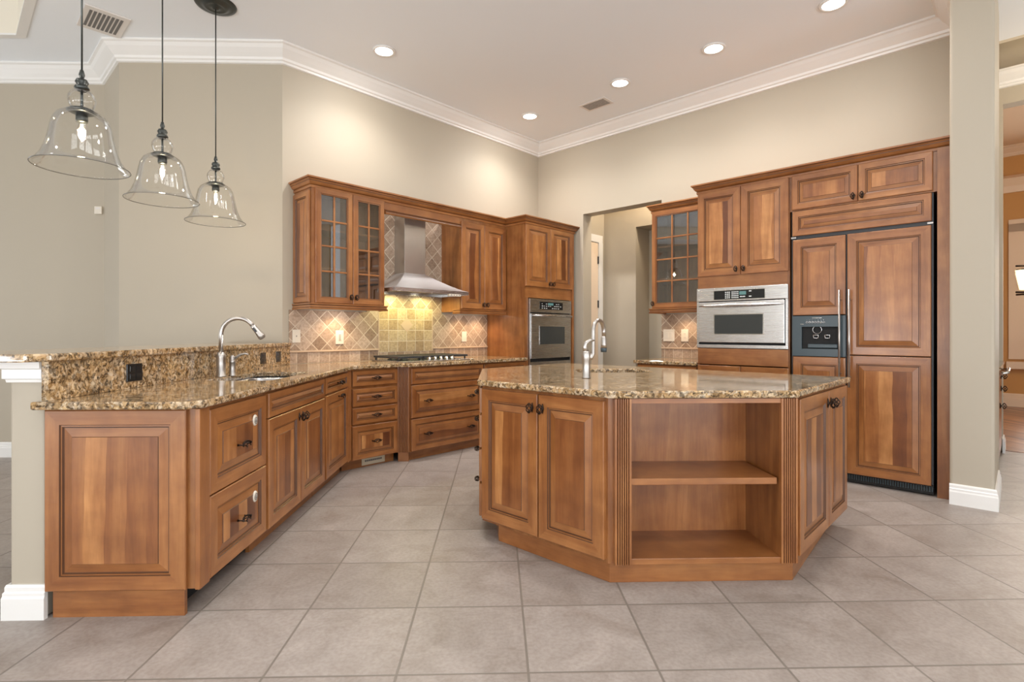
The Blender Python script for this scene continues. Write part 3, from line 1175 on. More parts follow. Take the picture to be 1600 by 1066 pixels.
plate('outlet_plate', 'almond outlet on the small backsplash beside the microwave cabinet', ab(5.645, -2.70, 1.18), TB, .085, .135)
sb = obj('motion_sensor', G().box(-.035, .035, -.02, 0, -.038, .038, 0, .005), M['plate'], None, (-3.887, 5.368, 2.405), 0)
tag(sb, 'small white plastic box high on the left wall', 'sensor')
obj('lens', G().box(-.02, .02, -.0215, -.0195, .008, .026, 0), M['vent'], sb)

# ================================================================== BACKSPLASH (range wall)
r = thing('tile_backsplash', 'travertine tile backsplash with diagonal tiles and a square panel over the cooktop', 'backsplash', ab(0, -4.85, 0), TA)
g = G()
g.box(2.164, 3.1, -.01, -.001, 1.045, 1.42)
g.box(3.81, 4.668, -.01, -.001, 1.045, 1.42)
g.box(2.96, 3.1, -.01, -.001, 1.42, 2.5)
g.box(3.1, 3.81, -.01, -.001, 1.47, 2.5)
g.box(3.81, 3.94, -.01, -.001, 1.42, 2.5)
obj('diagonal_field', g, M['diag'], r)
obj('base_course', G().box(2.164, 4.668, -.011, -.001, 0, .104), M['course'], r, (0, 0, CT1 + .001))
boxpart('ledge_trim', r, (2.164, 3.1, -.022, -.001, 1.028, 1.044), M['ledge'], .003)
boxpart('ledge_trim', r, (3.81, 4.668, -.022, -.001, 1.028, 1.044), M['ledge'], .003)
obj('medallion_panel', G().box(0, .693, -.012, -.001, 0, .462), M['panel'], r, (3.108, 0, 1.005))
g = G()
for x0, x1, z0, z1 in ((3.1, 3.108, 1.005, 1.475), (3.801, 3.81, 1.005, 1.475), (3.1, 3.81, 1.467, 1.475)):
    g.box(x0, x1, -.014, -.001, z0, z1)
obj('panel_border', g, M['ledge'], r)
g = G()
cxm, czm = 3.108 + .3465, 1.005 + .289
g.prism([(-.08, 0), (0, -.08), (.08, 0), (0, .08)], -.0145, -.001)
for v in g.bm.verts:
    v.co = Vector((v.co.x + cxm, v.co.z, v.co.y + czm))
obj('center_diamond', g, M['ledge'], r)

# ================================================================== COOKTOP
r = thing('gas_cooktop', 'stainless gas cooktop with black iron grates on the worktop', 'cooktop', ab(3.45, -4.53, CT1), TA)
obj('tray', G().box(-.455, .455, -.285, .265, 0, .012, 0, .005), M['steel'], r)
for cx_ in (-.30, 0, .30):
    g = G()
    for s_ in (-1, 1):
        g.box(cx_ + s_ * .138 - .007, cx_ + s_ * .138 + .007, -.19, .25, .036, .056, 0, .003)
        g.box(cx_ - .143, cx_ + .143, .03 + s_ * .21 - .007, .03 + s_ * .21 + .007, .036, .056, 0, .003)
        for t_ in (-1, 1):
            g.box(cx_ + s_ * .13 - .006, cx_ + s_ * .13 + .006, .035 + t_ * .192 - .006, .035 + t_ * .192 + .006, .012, .036)
    for k in range(7):
        x = cx_ - .105 + k * .035
        g.box(x - .006, x + .006, -.185, .245, .038, .056, 0, .002)
    obj('grate', g, M['bmat'], r)
for cx_, cy_ in ((-.3, .13), (-.3, -.07), (0, .03), (.3, .13), (.3, -.07)):
    g = G()
    g.lathe([(0, .012), (.05, .012), (.05, .018), (.034, .02), (.032, .03), (.0, .031)], (cx_, cy_, 0), 20)
    obj('burner', g, M['bmat'], r)
for k in range(5):
    g = G()
    g.lathe([(0, .012), (.024, .012), (.023, .017), (.018, .02), (.0165, .044), (.0, .046)], ((k - 2) * .075 + .04, -.232, 0), 18)
    g.box((k - 2) * .075 + .036, (k - 2) * .075 + .044, -.247, -.217, .042, .053, 0, .001)
    obj('knob', g, M['chrome'], r)

# ================================================================== UPPER CABINETS A
UD = .33
def cornice_prof(z, o=.05, h_=.072):
    return [(0, z - .014), (.008, z - .014), (.010, z + .006), (.004, z + .010), (o * .35, z + .018), (o * .62, z + h_ * .5), (o * .62, z + h_ * .58), (o * .84, z + h_ * .72), (o * .80, z + h_ * .78), (o, z + h_ * .82), (o, z + h_), (0, z + h_)]


CM = [0, 0, 3, 0, 0, 3, 0, 3, 0, 0, 0, 0]
WX = [M['wh'], M['wh'], M['wp'], M['glaze']]
c = A_thing('glass_door_cabinet', 'cherry wall cabinet with two multi-pane glass doors left of the hood', 2.217, -4.52)
carcass(c, 0, .745, UD - .003, 1.445, 2.505, plate=False, shelves=(1.79, 2.14))
g = G()
g.box(0, .04, -.001, .02, 1.445, 2.505)
g.box(.705, .745, -.001, .02, 1.445, 2.505)
g.box(.36, .405, -.001, .02, 1.445, 2.505)
obj('face_frame', g, M['wv'], c)
d_ = glass_door(c, .03, .392, 1.475, 2.495, 2, 4)
knob(d_, .338, .06)
d_ = glass_door(c, .397, .735, 1.475, 2.495, 2, 4)
knob(d_, .025, .06)
front('end_panel', c, 0, .3, 0, .985, loc=(.0, .315, 1.48), rot=-PI / 2)
g = G()
LRP = [(0, 1.42), (.022, 1.42), (.026, 1.432), (.018, 1.438), (.018, 1.455), (.026, 1.462), (.026, 1.472), (0, 1.472)]
g.sweep([(-.022, UD - .004), (-.022, 0), (.745, 0), (.745, .04)][:], [(o_, z_) for o_, z_ in LRP]) if False else g.sweep([(.0, UD - .004), (.0, -.001), (.745, -.001), (.745, .1)], [(o_, z_) for o_, z_ in LRP], mm=[0, 0, 3, 0, 3, 0, 0, 0])
obj('light_rail', g, WX, c)
boxpart('puck_light', c, (.25, .5, .1, .22, 1.437, 1.444), M['can'])

c = A_thing('wall_cabinet', 'cherry wall cabinet with two solid doors between hood and tall oven cabinet', 3.94, -4.52)
carcass(c, 0, .725, UD - .003, 1.445, 2.505)
d_ = front('door', c, .008, .356, 1.48, 2.45)
knob(d_, .322, .05)
d_ = front('door', c, .36, .717, 1.48, 2.45)
knob(d_, .03, .05)
g = G()
g.sweep([(0, .1), (0, -.001), (.725, -.001)], LRP, mm=[0, 0, 3, 0, 3, 0, 0, 0])
obj('light_rail', g, WX, c)
boxpart('puck_light', c, (.2, .3, .12, .2, 1.437, 1.444), M['can'])
boxpart('puck_light', c, (.48, .58, .12, .2, 1.437, 1.444), M['can'])

c = A_thing('hood_valance', 'cherry valance board bridging the cabinets above the range hood', 2.963, -4.52, 'valance')
boxpart('board', c, (0, .976, 0, .02, 2.395, 2.505), M['wh'])
g = G()
g.sweep([(0, 0), (.976, 0)], [(0, 2.37), (.02, 2.37), (.026, 2.38), (.022, 2.39), (.016, 2.395), (.02, 2.41), (.008, 2.418), (0, 2.42)], mm=[0, 0, 3, 0, 3, 0, 0, 0])
obj('bead', g, WX, c)

# cornice over the range-wall cabinets and the tall oven cabinet
g = G()
g.sweep([xy(2.215, -4.85 + .003), xy(2.215, -4.52), xy(4.67, -4.52), xy(4.67, -4.2), xy(5.615, -4.2), xy(5.615, -4.4)], cornice_prof(2.503, .055, .075), mm=CM)
co = obj('cornice', g, WX)
tag(co, 'stepped cherry cornice along the top of the range wall cabinets', 'cornice')

# ------------------------------------------------ hood
r = thing('range_hood', 'stainless steel pyramid range hood over the cooktop', 'range hood', ab(3.455, -4.85, 1.6), TA)
W2, D2 = .475, .485
g = G()
g.box(-W2, W2, -D2, -D2 + .01, .015, .052)
g.box(-W2, W2, -.012, -.002, .015, .052)
g.box(-W2, -W2 + .01, -D2 + .01, -.012, .015, .052)
g.box(W2 - .01, W2, -D2 + .01, -.012, .015, .052)
obj('rim', g, M['steel'], r)
c0, c1, cdp = -.155, .115, .19
g = G()
zb, zt = .052, .235
bot = [(-W2, -.002, zb), (W2, -.002, zb), (W2, -D2, zb), (-W2, -D2, zb)]
nst = 7
prev = None
for k in range(nst + 1):
    t = k / nst
    e_ = 1 - (1 - t) ** 1.35
    q = [(-W2 + (c0 + W2) * t, -.002), (W2 + (c1 - W2) * t, -.002), (W2 + (c1 - W2) * t, -D2 + (D2 - cdp) * t), (-W2 + (c0 + W2) * t, -D2 + (D2 - cdp) * t)]
    z_ = zb + (zt - zb) * (t ** 1.25)
    cur = [g.bm.verts.new((x, y, z_)) for x, y in q]
    if prev:
        for i in range(4):
            g.bm.faces.new([prev[i], prev[(i + 1) % 4], cur[(i + 1) % 4], cur[i]])
    prev = cur
g.bm.faces.new(prev)
obj('canopy', g, M['steelsoft'], r)
obj('chimney', G().box(c0, c1, -cdp, -.002, zt - .01, .86, 0, .002), M['steelv'], r)
boxpart('filter', r, (-.46, .46, -.474, -.013, .047, .051), M['slot'])
cp = boxpart('control_strip', r, (.2, .36, -D2 - .002, -D2 + .03, -.002, .02), M['plate'])
g = G()
for k in range(4):
    g.box(.222 + k * .036, .24 + k * .036, -D2 - .0035, -D2 - .001, .004, .014)
obj('button', g, M['slot'], cp)
for x in (-.22, .2):
    boxpart('hood_lamp', r, (x, x + .04, -.2, -.16, .044, .047), M['can'])

# ================================================================== TALL OVEN CABINET
c = A_thing('oven_cabinet', 'tall cherry cabinet holding the wall oven in the room corner', 4.67, -4.22)
g = G()
W_ = .94
g.box(0, .02, 0, .625, 0, 2.503)
g.box(W_ - .02, W_, 0, .625, 0, 2.503)
g.box(.02, W_ - .02, 0, .625, 2.485, 2.503, 1)
g.box(.02, W_ - .02, 0, .02, 1.625, 1.79, 1)
g.box(.02, W_ - .02, 0, .02, .1, .78, 1)
g.box(.02, W_ - .02, .02, .6, 1.64, 1.66, 1)
g.box(.02, W_ - .02, .02, .6, .76, .78, 1)
g.box(.02, .07, 0, .02, .78, 1.625)
g.box(W_ - .07, W_ - .02, 0, .02, .78, 1.625)
g.box(.02, W_ - .02, .6, .625, .1, 2.48)
obj('body', g, [M['wcarc'], M['wh']], c)
d_ = front('door', c, .01, .462, 1.76, 2.495)
knob(d_, .425, .045)
d_ = front('door', c, .467, .905, 1.76, 2.495)
knob(d_, .03, .045)
front('drawer', c, .03, .9, .12, .76, 'drawer')
boxpart('right_stile', c, (.905, .94, -.018, 0, .0, 2.5), M['wv'])
ov = A_thing('wall_oven', 'stainless steel wall oven with black control panel in the tall corner cabinet', 4.745, -4.222, 'oven')
g = G()
OW = .80
g.box(0, OW, -.02, .0, .80, .86, 0, .003)
g.box(0, OW, -.028, .0, 1.452, 1.615, 0, .004)
g.box(0, .014, -.02, 0, .86, 1.452)
g.box(OW - .014, OW, -.02, 0, .86, 1.452)
obj('frame', g, M['steel'], ov)
boxpart('door_gap', ov, (.014, OW - .014, -.006, 0, .86, 1.452), M['dark'])
dr = boxpart('door', ov, (.018, OW - .018, -.034, -.007, .90, 1.44), M['steel'], .004)
boxpart('window', dr, (.17, .655, -.0365, -.033, 1.07, 1.285), M['ovenglass'], .002)
g = G()
g.box(.163, .662, -.0355, -.033, 1.062, 1.07)
g.box(.163, .662, -.0355, -.033, 1.285, 1.293)
g.box(.163, .17, -.0355, -.033, 1.07, 1.285)
g.box(.655, .662, -.0355, -.033, 1.07, 1.285)
obj('window_trim', g, M['chrome'], dr)
obj('handle', G().tube([(.04, -.034, 1.412), (.05, -.072, 1.414), (.4, -.08, 1.416), (.75, -.072, 1.414), (.76, -.034, 1.412)], .013, 10), M['steel'], dr)
cp = boxpart('control_panel', ov, (.175, .62, -.031, -.027, 1.492, 1.585), M['black'], .001)
g = G()
rnd = random.Random(3)
for i in range(10):
    for j in range(3):
        if rnd.random() < .75:
            g.box(.21 + i * .039, .21 + i * .039 + rnd.uniform(.012, .026), -.0325, -.0305, 1.503 + j * .026, 1.511 + j * .026)
obj('key', g, M['ink'], cp)
boxpart('display', cp, (.33, .43, -.0328, -.0305, 1.545, 1.572), M['lcd'])

# ================================================================== REFRIGERATOR WALL
def B_thing(name, label, b0, af, cat='cabinet', group=None):
    return thing(name, label, cat, ab(af, b0), TB, group)


# small counter cabinet
c = B_thing('base_cabinet', 'low cherry cabinet under the small granite counter beside the opening', -2.94, 5.04)
carcass(c, 0, .67, .6, .1, .885)
front('drawer', c, .015, .655, .75, .872, 'drawer')
front('door', c, .015, .655, .115, .738)
boxpart('toe_kick', c, (0, .67, .06, .08, 0, .099), M['wh'])
k_ = obj('worktop', G().prism([xy(5.0, -2.97), xy(5.0, -2.275), xy(5.657, -2.275), xy(5.657, -2.97)], CT0, CT1), M['granite'], bevel=.008)
tag(k_, 'short granite worktop under the small glass-door wall cabinet', 'worktop')
r = thing('tile_backsplash', 'small travertine backsplash behind the short granite worktop', 'backsplash', ab(5.66, 0, 0), TB)
obj('diagonal_field', G().box(-2.985, -2.275, -.01, -.001, 1.045, 1.42), M['diag'], r)
obj('base_course', G().box(-2.985, -2.275, -.011, -.001, 0, .104), M['course'], r, (0, 0, CT1 + .001))
obj('ledge_trim', G().box(-2.985, -2.275, -.022, -.001, 1.028, 1.044, 0, .003), M['ledge'], r)

c = B_thing('glass_door_cabinet', 'cherry wall cabinet with one multi-pane glass door beside the opening', -2.93, 5.33)
carcass(c, 0, .66, UD - .003, 1.445, 2.525, plate=False, shelves=(1.79, 2.14))
g = G()
g.box(0, .03, -.001, .02, 1.445, 2.525)
g.box(.63, .66, -.001, .02, 1.445, 2.525)
obj('face_frame', g, M['wv'], c)
d_ = glass_door(c, .008, .652, 1.475, 2.52, 3, 4)
knob(d_, .022, .05)
g = G()
g.sweep([(0, UD - .004), (0, -.001), (.66, -.001)], LRP, mm=[0, 0, 3, 0, 3, 0, 0, 0])
obj('light_rail', g, WX, c)
g = G()
g.sweep([(0, UD - .004), (0, -.001), (.66, -.001)], cornice_prof(2.525, .045, .072), mm=CM)
obj('cornice', g, WX, c)
boxpart('puck_light', c, (.2, .35, .12, .2, 1.437, 1.444), M['can'])

# tall microwave cabinet
c = B_thing('microwave_cabinet', 'tall cherry cabinet around the built-in microwave oven', -2.268, 5.02)
W_ = .823
g = G()
g.box(0, .02, 0, .635, 0, 2.56)
g.box(W_ - .02, W_, 0, .635, 0, 2.56)
g.box(.02, W_ - .02, 0, .635, 2.54, 2.56, 1)
g.box(.02, W_ - .02, -.002, .02, 1.632, 1.75, 1)
g.box(.02, W_ - .02, .02, .6, 1.64, 1.66, 1)
g.box(.02, W_ - .02, .02, .6, 1.03, 1.05, 1)
g.box(.02, W_ - .02, 0, .02, .1, .9, 1)
g.box(.02, W_ - .02, .6, .635, .1, 2.54)
obj('body', g, [M['wcarc'], M['wh']], c)
d_ = front('door', c, .006, .408, 1.745, 2.55)
knob(d_, .37, .05)
d_ = front('door', c, .412, .815, 1.745, 2.55)
knob(d_, .032, .05)
boxpart('plain_drawer', c, (.01, .815, -.02, 0, .912, 1.062), M['wh'], .003)
front('door', c, .006, .408, .115, .902)
front('door', c, .412, .815, .115, .902)
boxpart('toe_kick', c, (0, W_, .06, .08, 0, .099), M['wh'])

mw = B_thing('microwave_oven', 'stainless built-in microwave oven with wide dark window', -2.268, 5.018, 'microwave')
g = G()
g.box(.0, .815, -.026, .0, 1.505, 1.63, 0, .004)
g.box(.0, .815, -.022, .0, 1.066, 1.098, 0, .003)
g.box(.0, .02, -.022, .0, 1.098, 1.505)
g.box(.795, .815, -.022, .0, 1.098, 1.505)
obj('frame', g, M['steel'], mw)
boxpart('door_gap', mw, (.02, .795, -.006, 0, 1.098, 1.505), M['dark'])
dr = boxpart('door', mw, (.025, .79, -.036, -.007, 1.118, 1.497), M['steel'], .004)
boxpart('window', dr, (.178, .612, -.0385, -.035, 1.2, 1.375), M['ovenglass'], .002)
g = G()
for x0, x1, z0, z1 in ((.17, .62, 1.192, 1.2), (.17, .62, 1.375, 1.383), (.17, .178, 1.2, 1.375), (.612, .62, 1.2, 1.375)):
    g.box(x0, x1, -.0375, -.035, z0, z1)
obj('window_trim', g, M['chrome'], dr)
g = G()
NP = 12
for k in range(NP):
    pass
g.tube([(.03 + .757 * k / 12, -.036 - .03 * math.sin(PI * k / 12), 1.462) for k in range(13)], [.006 + .012 * math.sin(PI * k / 12) ** .5 for k in range(13)], 12)
obj('handle', g, M['steel'], dr)
cp = boxpart('control_panel', mw, (.17, .625, -.029, -.025, 1.52, 1.6), M['black'], .001)
g = G()
for x0, x1, z0, z1 in ((.165, .63, 1.515, 1.52), (.165, .63, 1.6, 1.605), (.165, .17, 1.52, 1.6), (.625, .63, 1.52, 1.6)):
    g.box(x0, x1, -.0285, -.0255, z0, z1)
obj('panel_trim', g, M['chrome'], cp)
g = G()
for i in range(3):
    for j in range(4):
        g.box(.275 + i * .017, .286 + i * .017, -.0305, -.0285, 1.528 + j * .017, 1.538 + j * .017)
for i in range(4):
    for j in range(4):
        g.box(.335 + i * .017, .346 + i * .017, -.0305, -.0285, 1.528 + j * .017, 1.538 + j * .017)
for x, z in ((.41, 1.535), (.435, 1.535), (.49, 1.535), (.49, 1.582)):
    g.box(x, x + .022, -.0305, -.0285, z, z + .009)
obj('key', g, M['ink'], cp)
boxpart('display', cp, (.405, .465, -.031, -.0285, 1.556, 1.588), M['lcd'])

# cabinet above the refrigerator
c = B_thing('wall_cabinet', 'cherry two-door cabinet above the refrigerator', -1.443, 5.02)
carcass(c, 0, 1.0, .635, 2.25, 2.56)
d_ = front('door', c, .018, .5, 2.26, 2.55)
knob(d_, .455, .04)
d_ = front('door', c, .506, .975, 2.26, 2.55)
knob(d_, .028, .04)

# refrigerator
rf = B_thing('refrigerator', 'built-in side-by-side refrigerator behind cherry panels with black ice dispenser', -1.43, 5.02, 'refrigerator')
FW = .965
obj('body', G().box(0, FW, 0, .62, .085, 2.245), M['bmat'], rf)
tp = front('top_grille_panel', rf, .01, FW - .01, 2.035, 2.243, 'drawer')
boxpart('hinge', rf, (.0, .04, -.02, 0, 2.014, 2.026), M['nickel'])
boxpart('hinge', rf, (FW - .035, FW, -.02, 0, 2.014, 2.026), M['nickel'])
fd = obj('freezer_door', G().box(.012, .405, -.004, -.0005, .085, 2.008), M['dark'], rf)
front('door_panel', fd, .015, .405, 1.358, 2.0, y=-.004)
front('door_panel', fd, .015, .405, .09, 1.008, y=-.004)
ds = obj('dispenser', G().box(.012, .408, -.028, -.004, 1.014, 1.075).box(.012, .408, -.028, -.004, 1.26, 1.35).box(.012, .085, -.028, -.004, 1.075, 1.26).box(.36, .408, -.028, -.004, 1.075, 1.26)
         .box(.085, .36, -.006, -.004, 1.075, 1.26, 1), [M['slate'], M['dark']], fd)
ds['label'] = 'black ice and water dispenser'
g = G()
g.box(.165, .235, -.0295, -.0275, 1.331, 1.335)
for i in range(7):
    g.lathe([(.0055, -.0275), (.0085, -.0275), (.0085, -.0288), (.0055, -.0288)], (.125 + i * .021, 0, 1.297), 12, 0, 'y', close=True)
    g.box(.122 + i * .021, .127 + i * .021, -.0292, -.0275, 1.315, 1.317)
g.box(.075, .1, -.0292, -.0275, 1.28, 1.284)
for v in list(g.bm.verts):
    pass
obj('key', g, M['chrome'], ds)
g = G()
g.box(.13, .35, -.026, -.006, 1.082, 1.115, 0, .006)
obj('drip_tray', g, M['slate'], ds)
g = G()
for x in (.17, .255):
    g.tube([(x, -.02, 1.19), (x + .04, -.02, 1.19), (x + .037, -.02, 1.165), (x + .005, -.02, 1.165), (x, -.02, 1.19)], .004, 6)
g.lathe([(.03, 0), (.034, .004), (.036, 0), (.034, -.004)], (.2, -.018, 1.235), 20, 0, 'y', close=True)
obj('paddle', g, M['chrome'], ds)
rd = obj('refrigerator_door', G().box(.416, FW - .012, -.004, -.0005, .075, 2.008), M['dark'], rf)
front('door_panel', rd, .418, FW - .012, 1.033, 2.003, y=-.004)
front('door_panel', rd, .418, FW - .012, .08, 1.026, y=-.004)


def bar_handle(parent, x, z0, z1):
    g = G()
    g.tube([(x, -.075, z0), (x, -.075, z1)], .0075, 12)
    for z_ in (z0 + .08, z1 - .08):
        g.tube([(x, -.075, z_), (x, -.022, z_)], .006, 8)
    return obj('handle', g, M['nickel'], parent)


bar_handle(fd, .372, .80, 1.555)
bar_handle(rd, .44, .775, 1.555)
g = G()
g.box(0, FW, .01, .05, .01, .083)
for k in range(60):
    g.box(.01 + k * .016, .017 + k * .016, .004, .012, .03, .066, 1)
obj('toe_grille', g, [M['black'], M['slate']], rf)
sp = obj('side_panel', G().box(0, .075, -.02, .637, 0, 2.56), M['wcarc'], None, ab(5.02, -.442), TB)
tag(sp, 'tall plain cherry end panel between the refrigerator and the wing wall', 'end panel')
g = G()
g.sweep([xy(5.655, -2.27), xy(5.02, -2.27), xy(5.02, -.368)], cornice_prof(2.56, .05, .072), mm=CM)
co = obj('cornice', g, WX)
tag(co, 'stepped cherry cornice above the microwave cabinet and refrigerator', 'cornice')

# ================================================================== ISLAND
IZ0, IZ1 = .897, .932
isl = thing('kitchen_island', 'six-sided cherry kitchen island with open front shelves and corner doors', 'island', (0, 0, 0))
FLb, FRb = (3.104 - 2.57, 2.57), (2.57 - .80 * R2, 2.57)       # a=2.195 / b=-.80 with Y=2.57
Rb, Apb = xy(3.86, -.80), xy(3.86, -3.0)
Xs = -.085
BLb, Lb = (Xs, Xs + 3.0 * R2), (Xs, 2.195 * R2 - Xs)
SH = []
for cxh, cyh, a0 in ((1.04, 4.05, 0), (.64, 4.05, 90), (.64, 3.80, 180), (1.04, 3.80, 270)):
    for k in range(5):
        t = math.radians(a0 + k * 22.5)
        SH.append((cxh + .06 * math.cos(t), cyh + .06 * math.sin(t)))
SHB = [(.84 + (p[0] - .84) * 1.16, 3.925 + (p[1] - 3.925) * 1.16) for p in SH]
NX0, NX1, NY = .642, 1.367, 2.92
poly = [FLb, (NX0, 2.57), (NX0, NY), (NX1, NY), (NX1, 2.57), FRb, Rb, Apb, BLb, Lb]
obj('body', G().prism(poly, .1, IZ0 - .002, holes=[SHB[::-1]]), M['wcarc'], isl)
bp_ = [(FLb[0] + .012, 2.585), (FRb[0] - .045, 2.585), (Rb[0] - .09, Rb[1] + .0), (Apb[0], Apb[1] - .1), (BLb[0] + .05, BLb[1] - .02), (Lb[0] + .07, Lb[1] + .03)]
bp_[0], bp_[1] = (.545, 2.588), (1.445, 2.588)
bp_[5] = (.01, 3.125)
bp_[2] = xy(3.8, -.87)
obj('base', G().prism(bp_, 0, .1), M['wh'], isl, bevel=.003)
boxpart('back_panel', isl, (NX0 + .001, NX1 - .001, NY - .006, NY - .001, .125, .885), M['wlight'])
g = G()
g.box(NX0 - .004, NX1 + .004, 2.553, NY - .006, .1, .128, 0, .002)
obj('bottom_shelf', g, M['wh'], isl)
boxpart('shelf', isl, (NX0 + .001, NX1 - .012, 2.566, NY - .007, .477, .508), M['wh'], .002)
boxpart('top_rail', isl, (NX0, NX1, 2.552, 2.58, .872, .894), M['wh'])
pilaster(isl, .562, .08, .1, .894, 6, 2.546, .026)
pilaster(isl, 1.367, .08, .1, .894, 6, 2.546, .026)
# front-left doors (face -a), frame origin at b=-2.33
lf = math.hypot(FLb[0] - Lb[0], FLb[1] - Lb[1])
Lo = (Lb[0], Lb[1])
for x0, x1, kx in ((.01, lf * .505, None), (lf * .515, lf - .012, None)):
    p0 = (Lo[0] + x0 / R2, Lo[1] - x0 / R2)
    d_ = front('door', isl, 0, x1 - x0, 0, .762, loc=(p0[0], p0[1], .118), rot=TB)
    knob(d_, (x1 - x0 - .032) if x0 < .1 else .032, .69)
# right doors (face +b)
rl = math.hypot(Rb[0] - FRb[0], Rb[1] - FRb[1])
for x0, x1 in ((.04, rl * .56), (rl * .566, rl - .012)):
    p0 = (FRb[0] + x0 / R2, FRb[1] + x0 / R2)
    d_ = front('door', isl, 0, x1 - x0, 0, .765, loc=(p0[0], p0[1], .118), rot=TA)
    knob(d_, (x1 - x0 - .03) if x0 < .1 else .03, .70)
# drawers on the narrow side facing the range
sl = BLb[1] - Lb[1]
for z0, z1 in ((.735, .88), (.53, .72), (.325, .515), (.12, .31)):
    d_ = front('drawer', isl, 0, sl - .03, 0, z1 - z0, 'drawer', loc=(Xs, BLb[1] - .015, z0), rot=-PI / 2)
    pull(d_, sl - .03, z1 - z0, (.5,))
cp_ = [(.522, 2.54), (2.54 - .77 * R2, 2.54), xy(3.9, -.77), xy(3.93, -3.03), (-.117, -.117 + 3.03 * R2), (-.117, 2.165 * R2 + .117)]
it = obj('island_worktop', G().prism(cp_, IZ0, IZ1, holes=[SH[::-1]]), M['granite'], bevel=.009)
tag(it, 'six-sided polished granite worktop on the kitchen island', 'worktop')
basin('prep_sink', 'small stainless prep sink sunk in the island worktop', SH, IZ0, .17, .84, 3.925)

FX, FY = .545, 3.27
r = thing('faucet', 'chrome gooseneck faucet with side lever on the island', 'faucet', (FX, FY, IZ1))
g = G()
g.lathe([(0, 0), (.027, 0), (.027, .006), (.024, .012), (.0235, .105), (.026, .115), (.026, .15), (.022, .165), (0, .168)], (0, 0, 0), 24)
obj('base', g, M['nickel'], r)
dr_ = Vector((.62, .78, 0)).normalized()
o_ = Vector((.045, .012, 0))
pts = [Vector((0, 0, .125)), Vector((.03, .008, .128)), o_ + Vector((0, 0, .15)), o_ + Vector((0, 0, .285))]
RA = .07
for k in range(1, 16):
    t = PI - math.radians(k * 12)
    pts.append(o_ + dr_ * (RA + RA * math.cos(t)) + Vector((0, 0, .285 + RA * math.sin(t))))
pts.append(pts[-1] + Vector((0, 0, -.03)))
obj('spout', G().tube(pts, [.02, .018] + [.0125] * (len(pts) - 2), 14), M['nickel'], r)
e = pts[-1]
sh = obj('spray_head', G().tube([e, e + Vector((0, 0, -.012)), e + Vector((0, 0, -.05)), e + Vector((0, 0, -.075))], [.013, .016, .017, .02], 16), M['nickel'], r)
obj('nozzle', G().tube([e + Vector((0, 0, -.075)), e + Vector((0, 0, -.1))], [.021, .019], 16), M['slate'], sh)
obj('lever', G().tube([(0, 0, .16), (-.01, -.005, .19), (-.004, -.005, .215), (.025, 0, .232), (.05, .005, .23)], [.018, .016, .012, .009, .006], 12), M['nickel'], r)

# ================================================================== PENDANTS
def pendant(x, y, label):
    r = thing('pendant_lamp', label, 'pendant lamp', (x, y, 2.08), 0, 'glass bell pendants over the bar')
    H_ = ZC - 2.08
    obj('canopy', G().lathe([(0, H_ - .04), (.018, H_ - .04), (.026, H_ - .026), (.06, H_ - .026), (.07, H_ - .03), (.085, H_ - .026), (.095, H_ - .012), (.12, H_ - .012), (.142, H_ - .01), (.15, H_ - .001), (0, H_ - .001)], seg=40), M['pewter'], r)
    obj('rod', G().tube([(0, 0, .5), (0, 0, H_ - .02)], .0045, 8), M['pewter'], r)
    g = G()
    g.lathe([(0, .52), (.008, .515), (.014, .49), (.008, .47), (.024, .465), (.03, .45), (.022, .435), (.03, .43), (.034, .418), (.018, .404), (0, .404)], seg=20)
    g.tube([(0, 0, .41), (0, 0, .3)], .0065, 8)
    g.lathe([(0, .312), (.055, .306), (.066, .295), (.05, .287), (0, .285)], seg=24)
    g.lathe([(0, .287), (.026, .287), (.027, .25), (.024, .24), (0, .24)], seg=20)
    obj('socket', g, M['pewter'], r)
    # clear glass bell with bulb-shaped neck, a shell with real thickness
    outer = [(.026, .412), (.045, .4), (.06, .375), (.062, .355), (.054, .325), (.042, .306), (.05, .298), (.08, .291), (.106, .272), (.124, .24), (.134, .195), (.143, .145), (.155, .095), (.172, .05), (.196, .015), (.212, .0)]
    inner = [(a - .0022, b - .001) for a, b in reversed(outer)]
    obj('glass_shade', G().lathe(outer + inner, seg=48, close=True), M['gbell'], r)
    rm = G()
    rm.tube([(.2115 * math.cos(2 * PI * k / 48), .2115 * math.sin(2 * PI * k / 48), .0) for k in range(49)], .0026, 6, cap=False)
    obj('rim', rm, M['edge'], r)
    b_ = obj('bulb', G().lathe([(.011, .24), (.016, .222), (.021, .195), (.021, .175), (.015, .15), (.006, .137), (0.0005, .135)], seg=16), M['gbell'], r)
    obj('filament', G().tube([(.004, 0, .23), (.007, 0, .19), (.004, 0, .158), (-.004, 0, .158), (-.007, 0, .19), (-.004, 0, .23)], .003, 6), M['bulb'], b_)
    light('pendant_bulb', 'POINT', (x, y, 2.08 + .19), 5, (1, .82, .58), .02)
    return r


pendant(-2.19, 2.90, 'nearest of the three clear glass bell pendants over the bar')
pendant(-2.20, 3.60, 'middle one of the three clear glass bell pendants over the bar')
pendant(-2.21, 4.29, 'farthest of the three clear glass bell pendants, nearest the range wall')

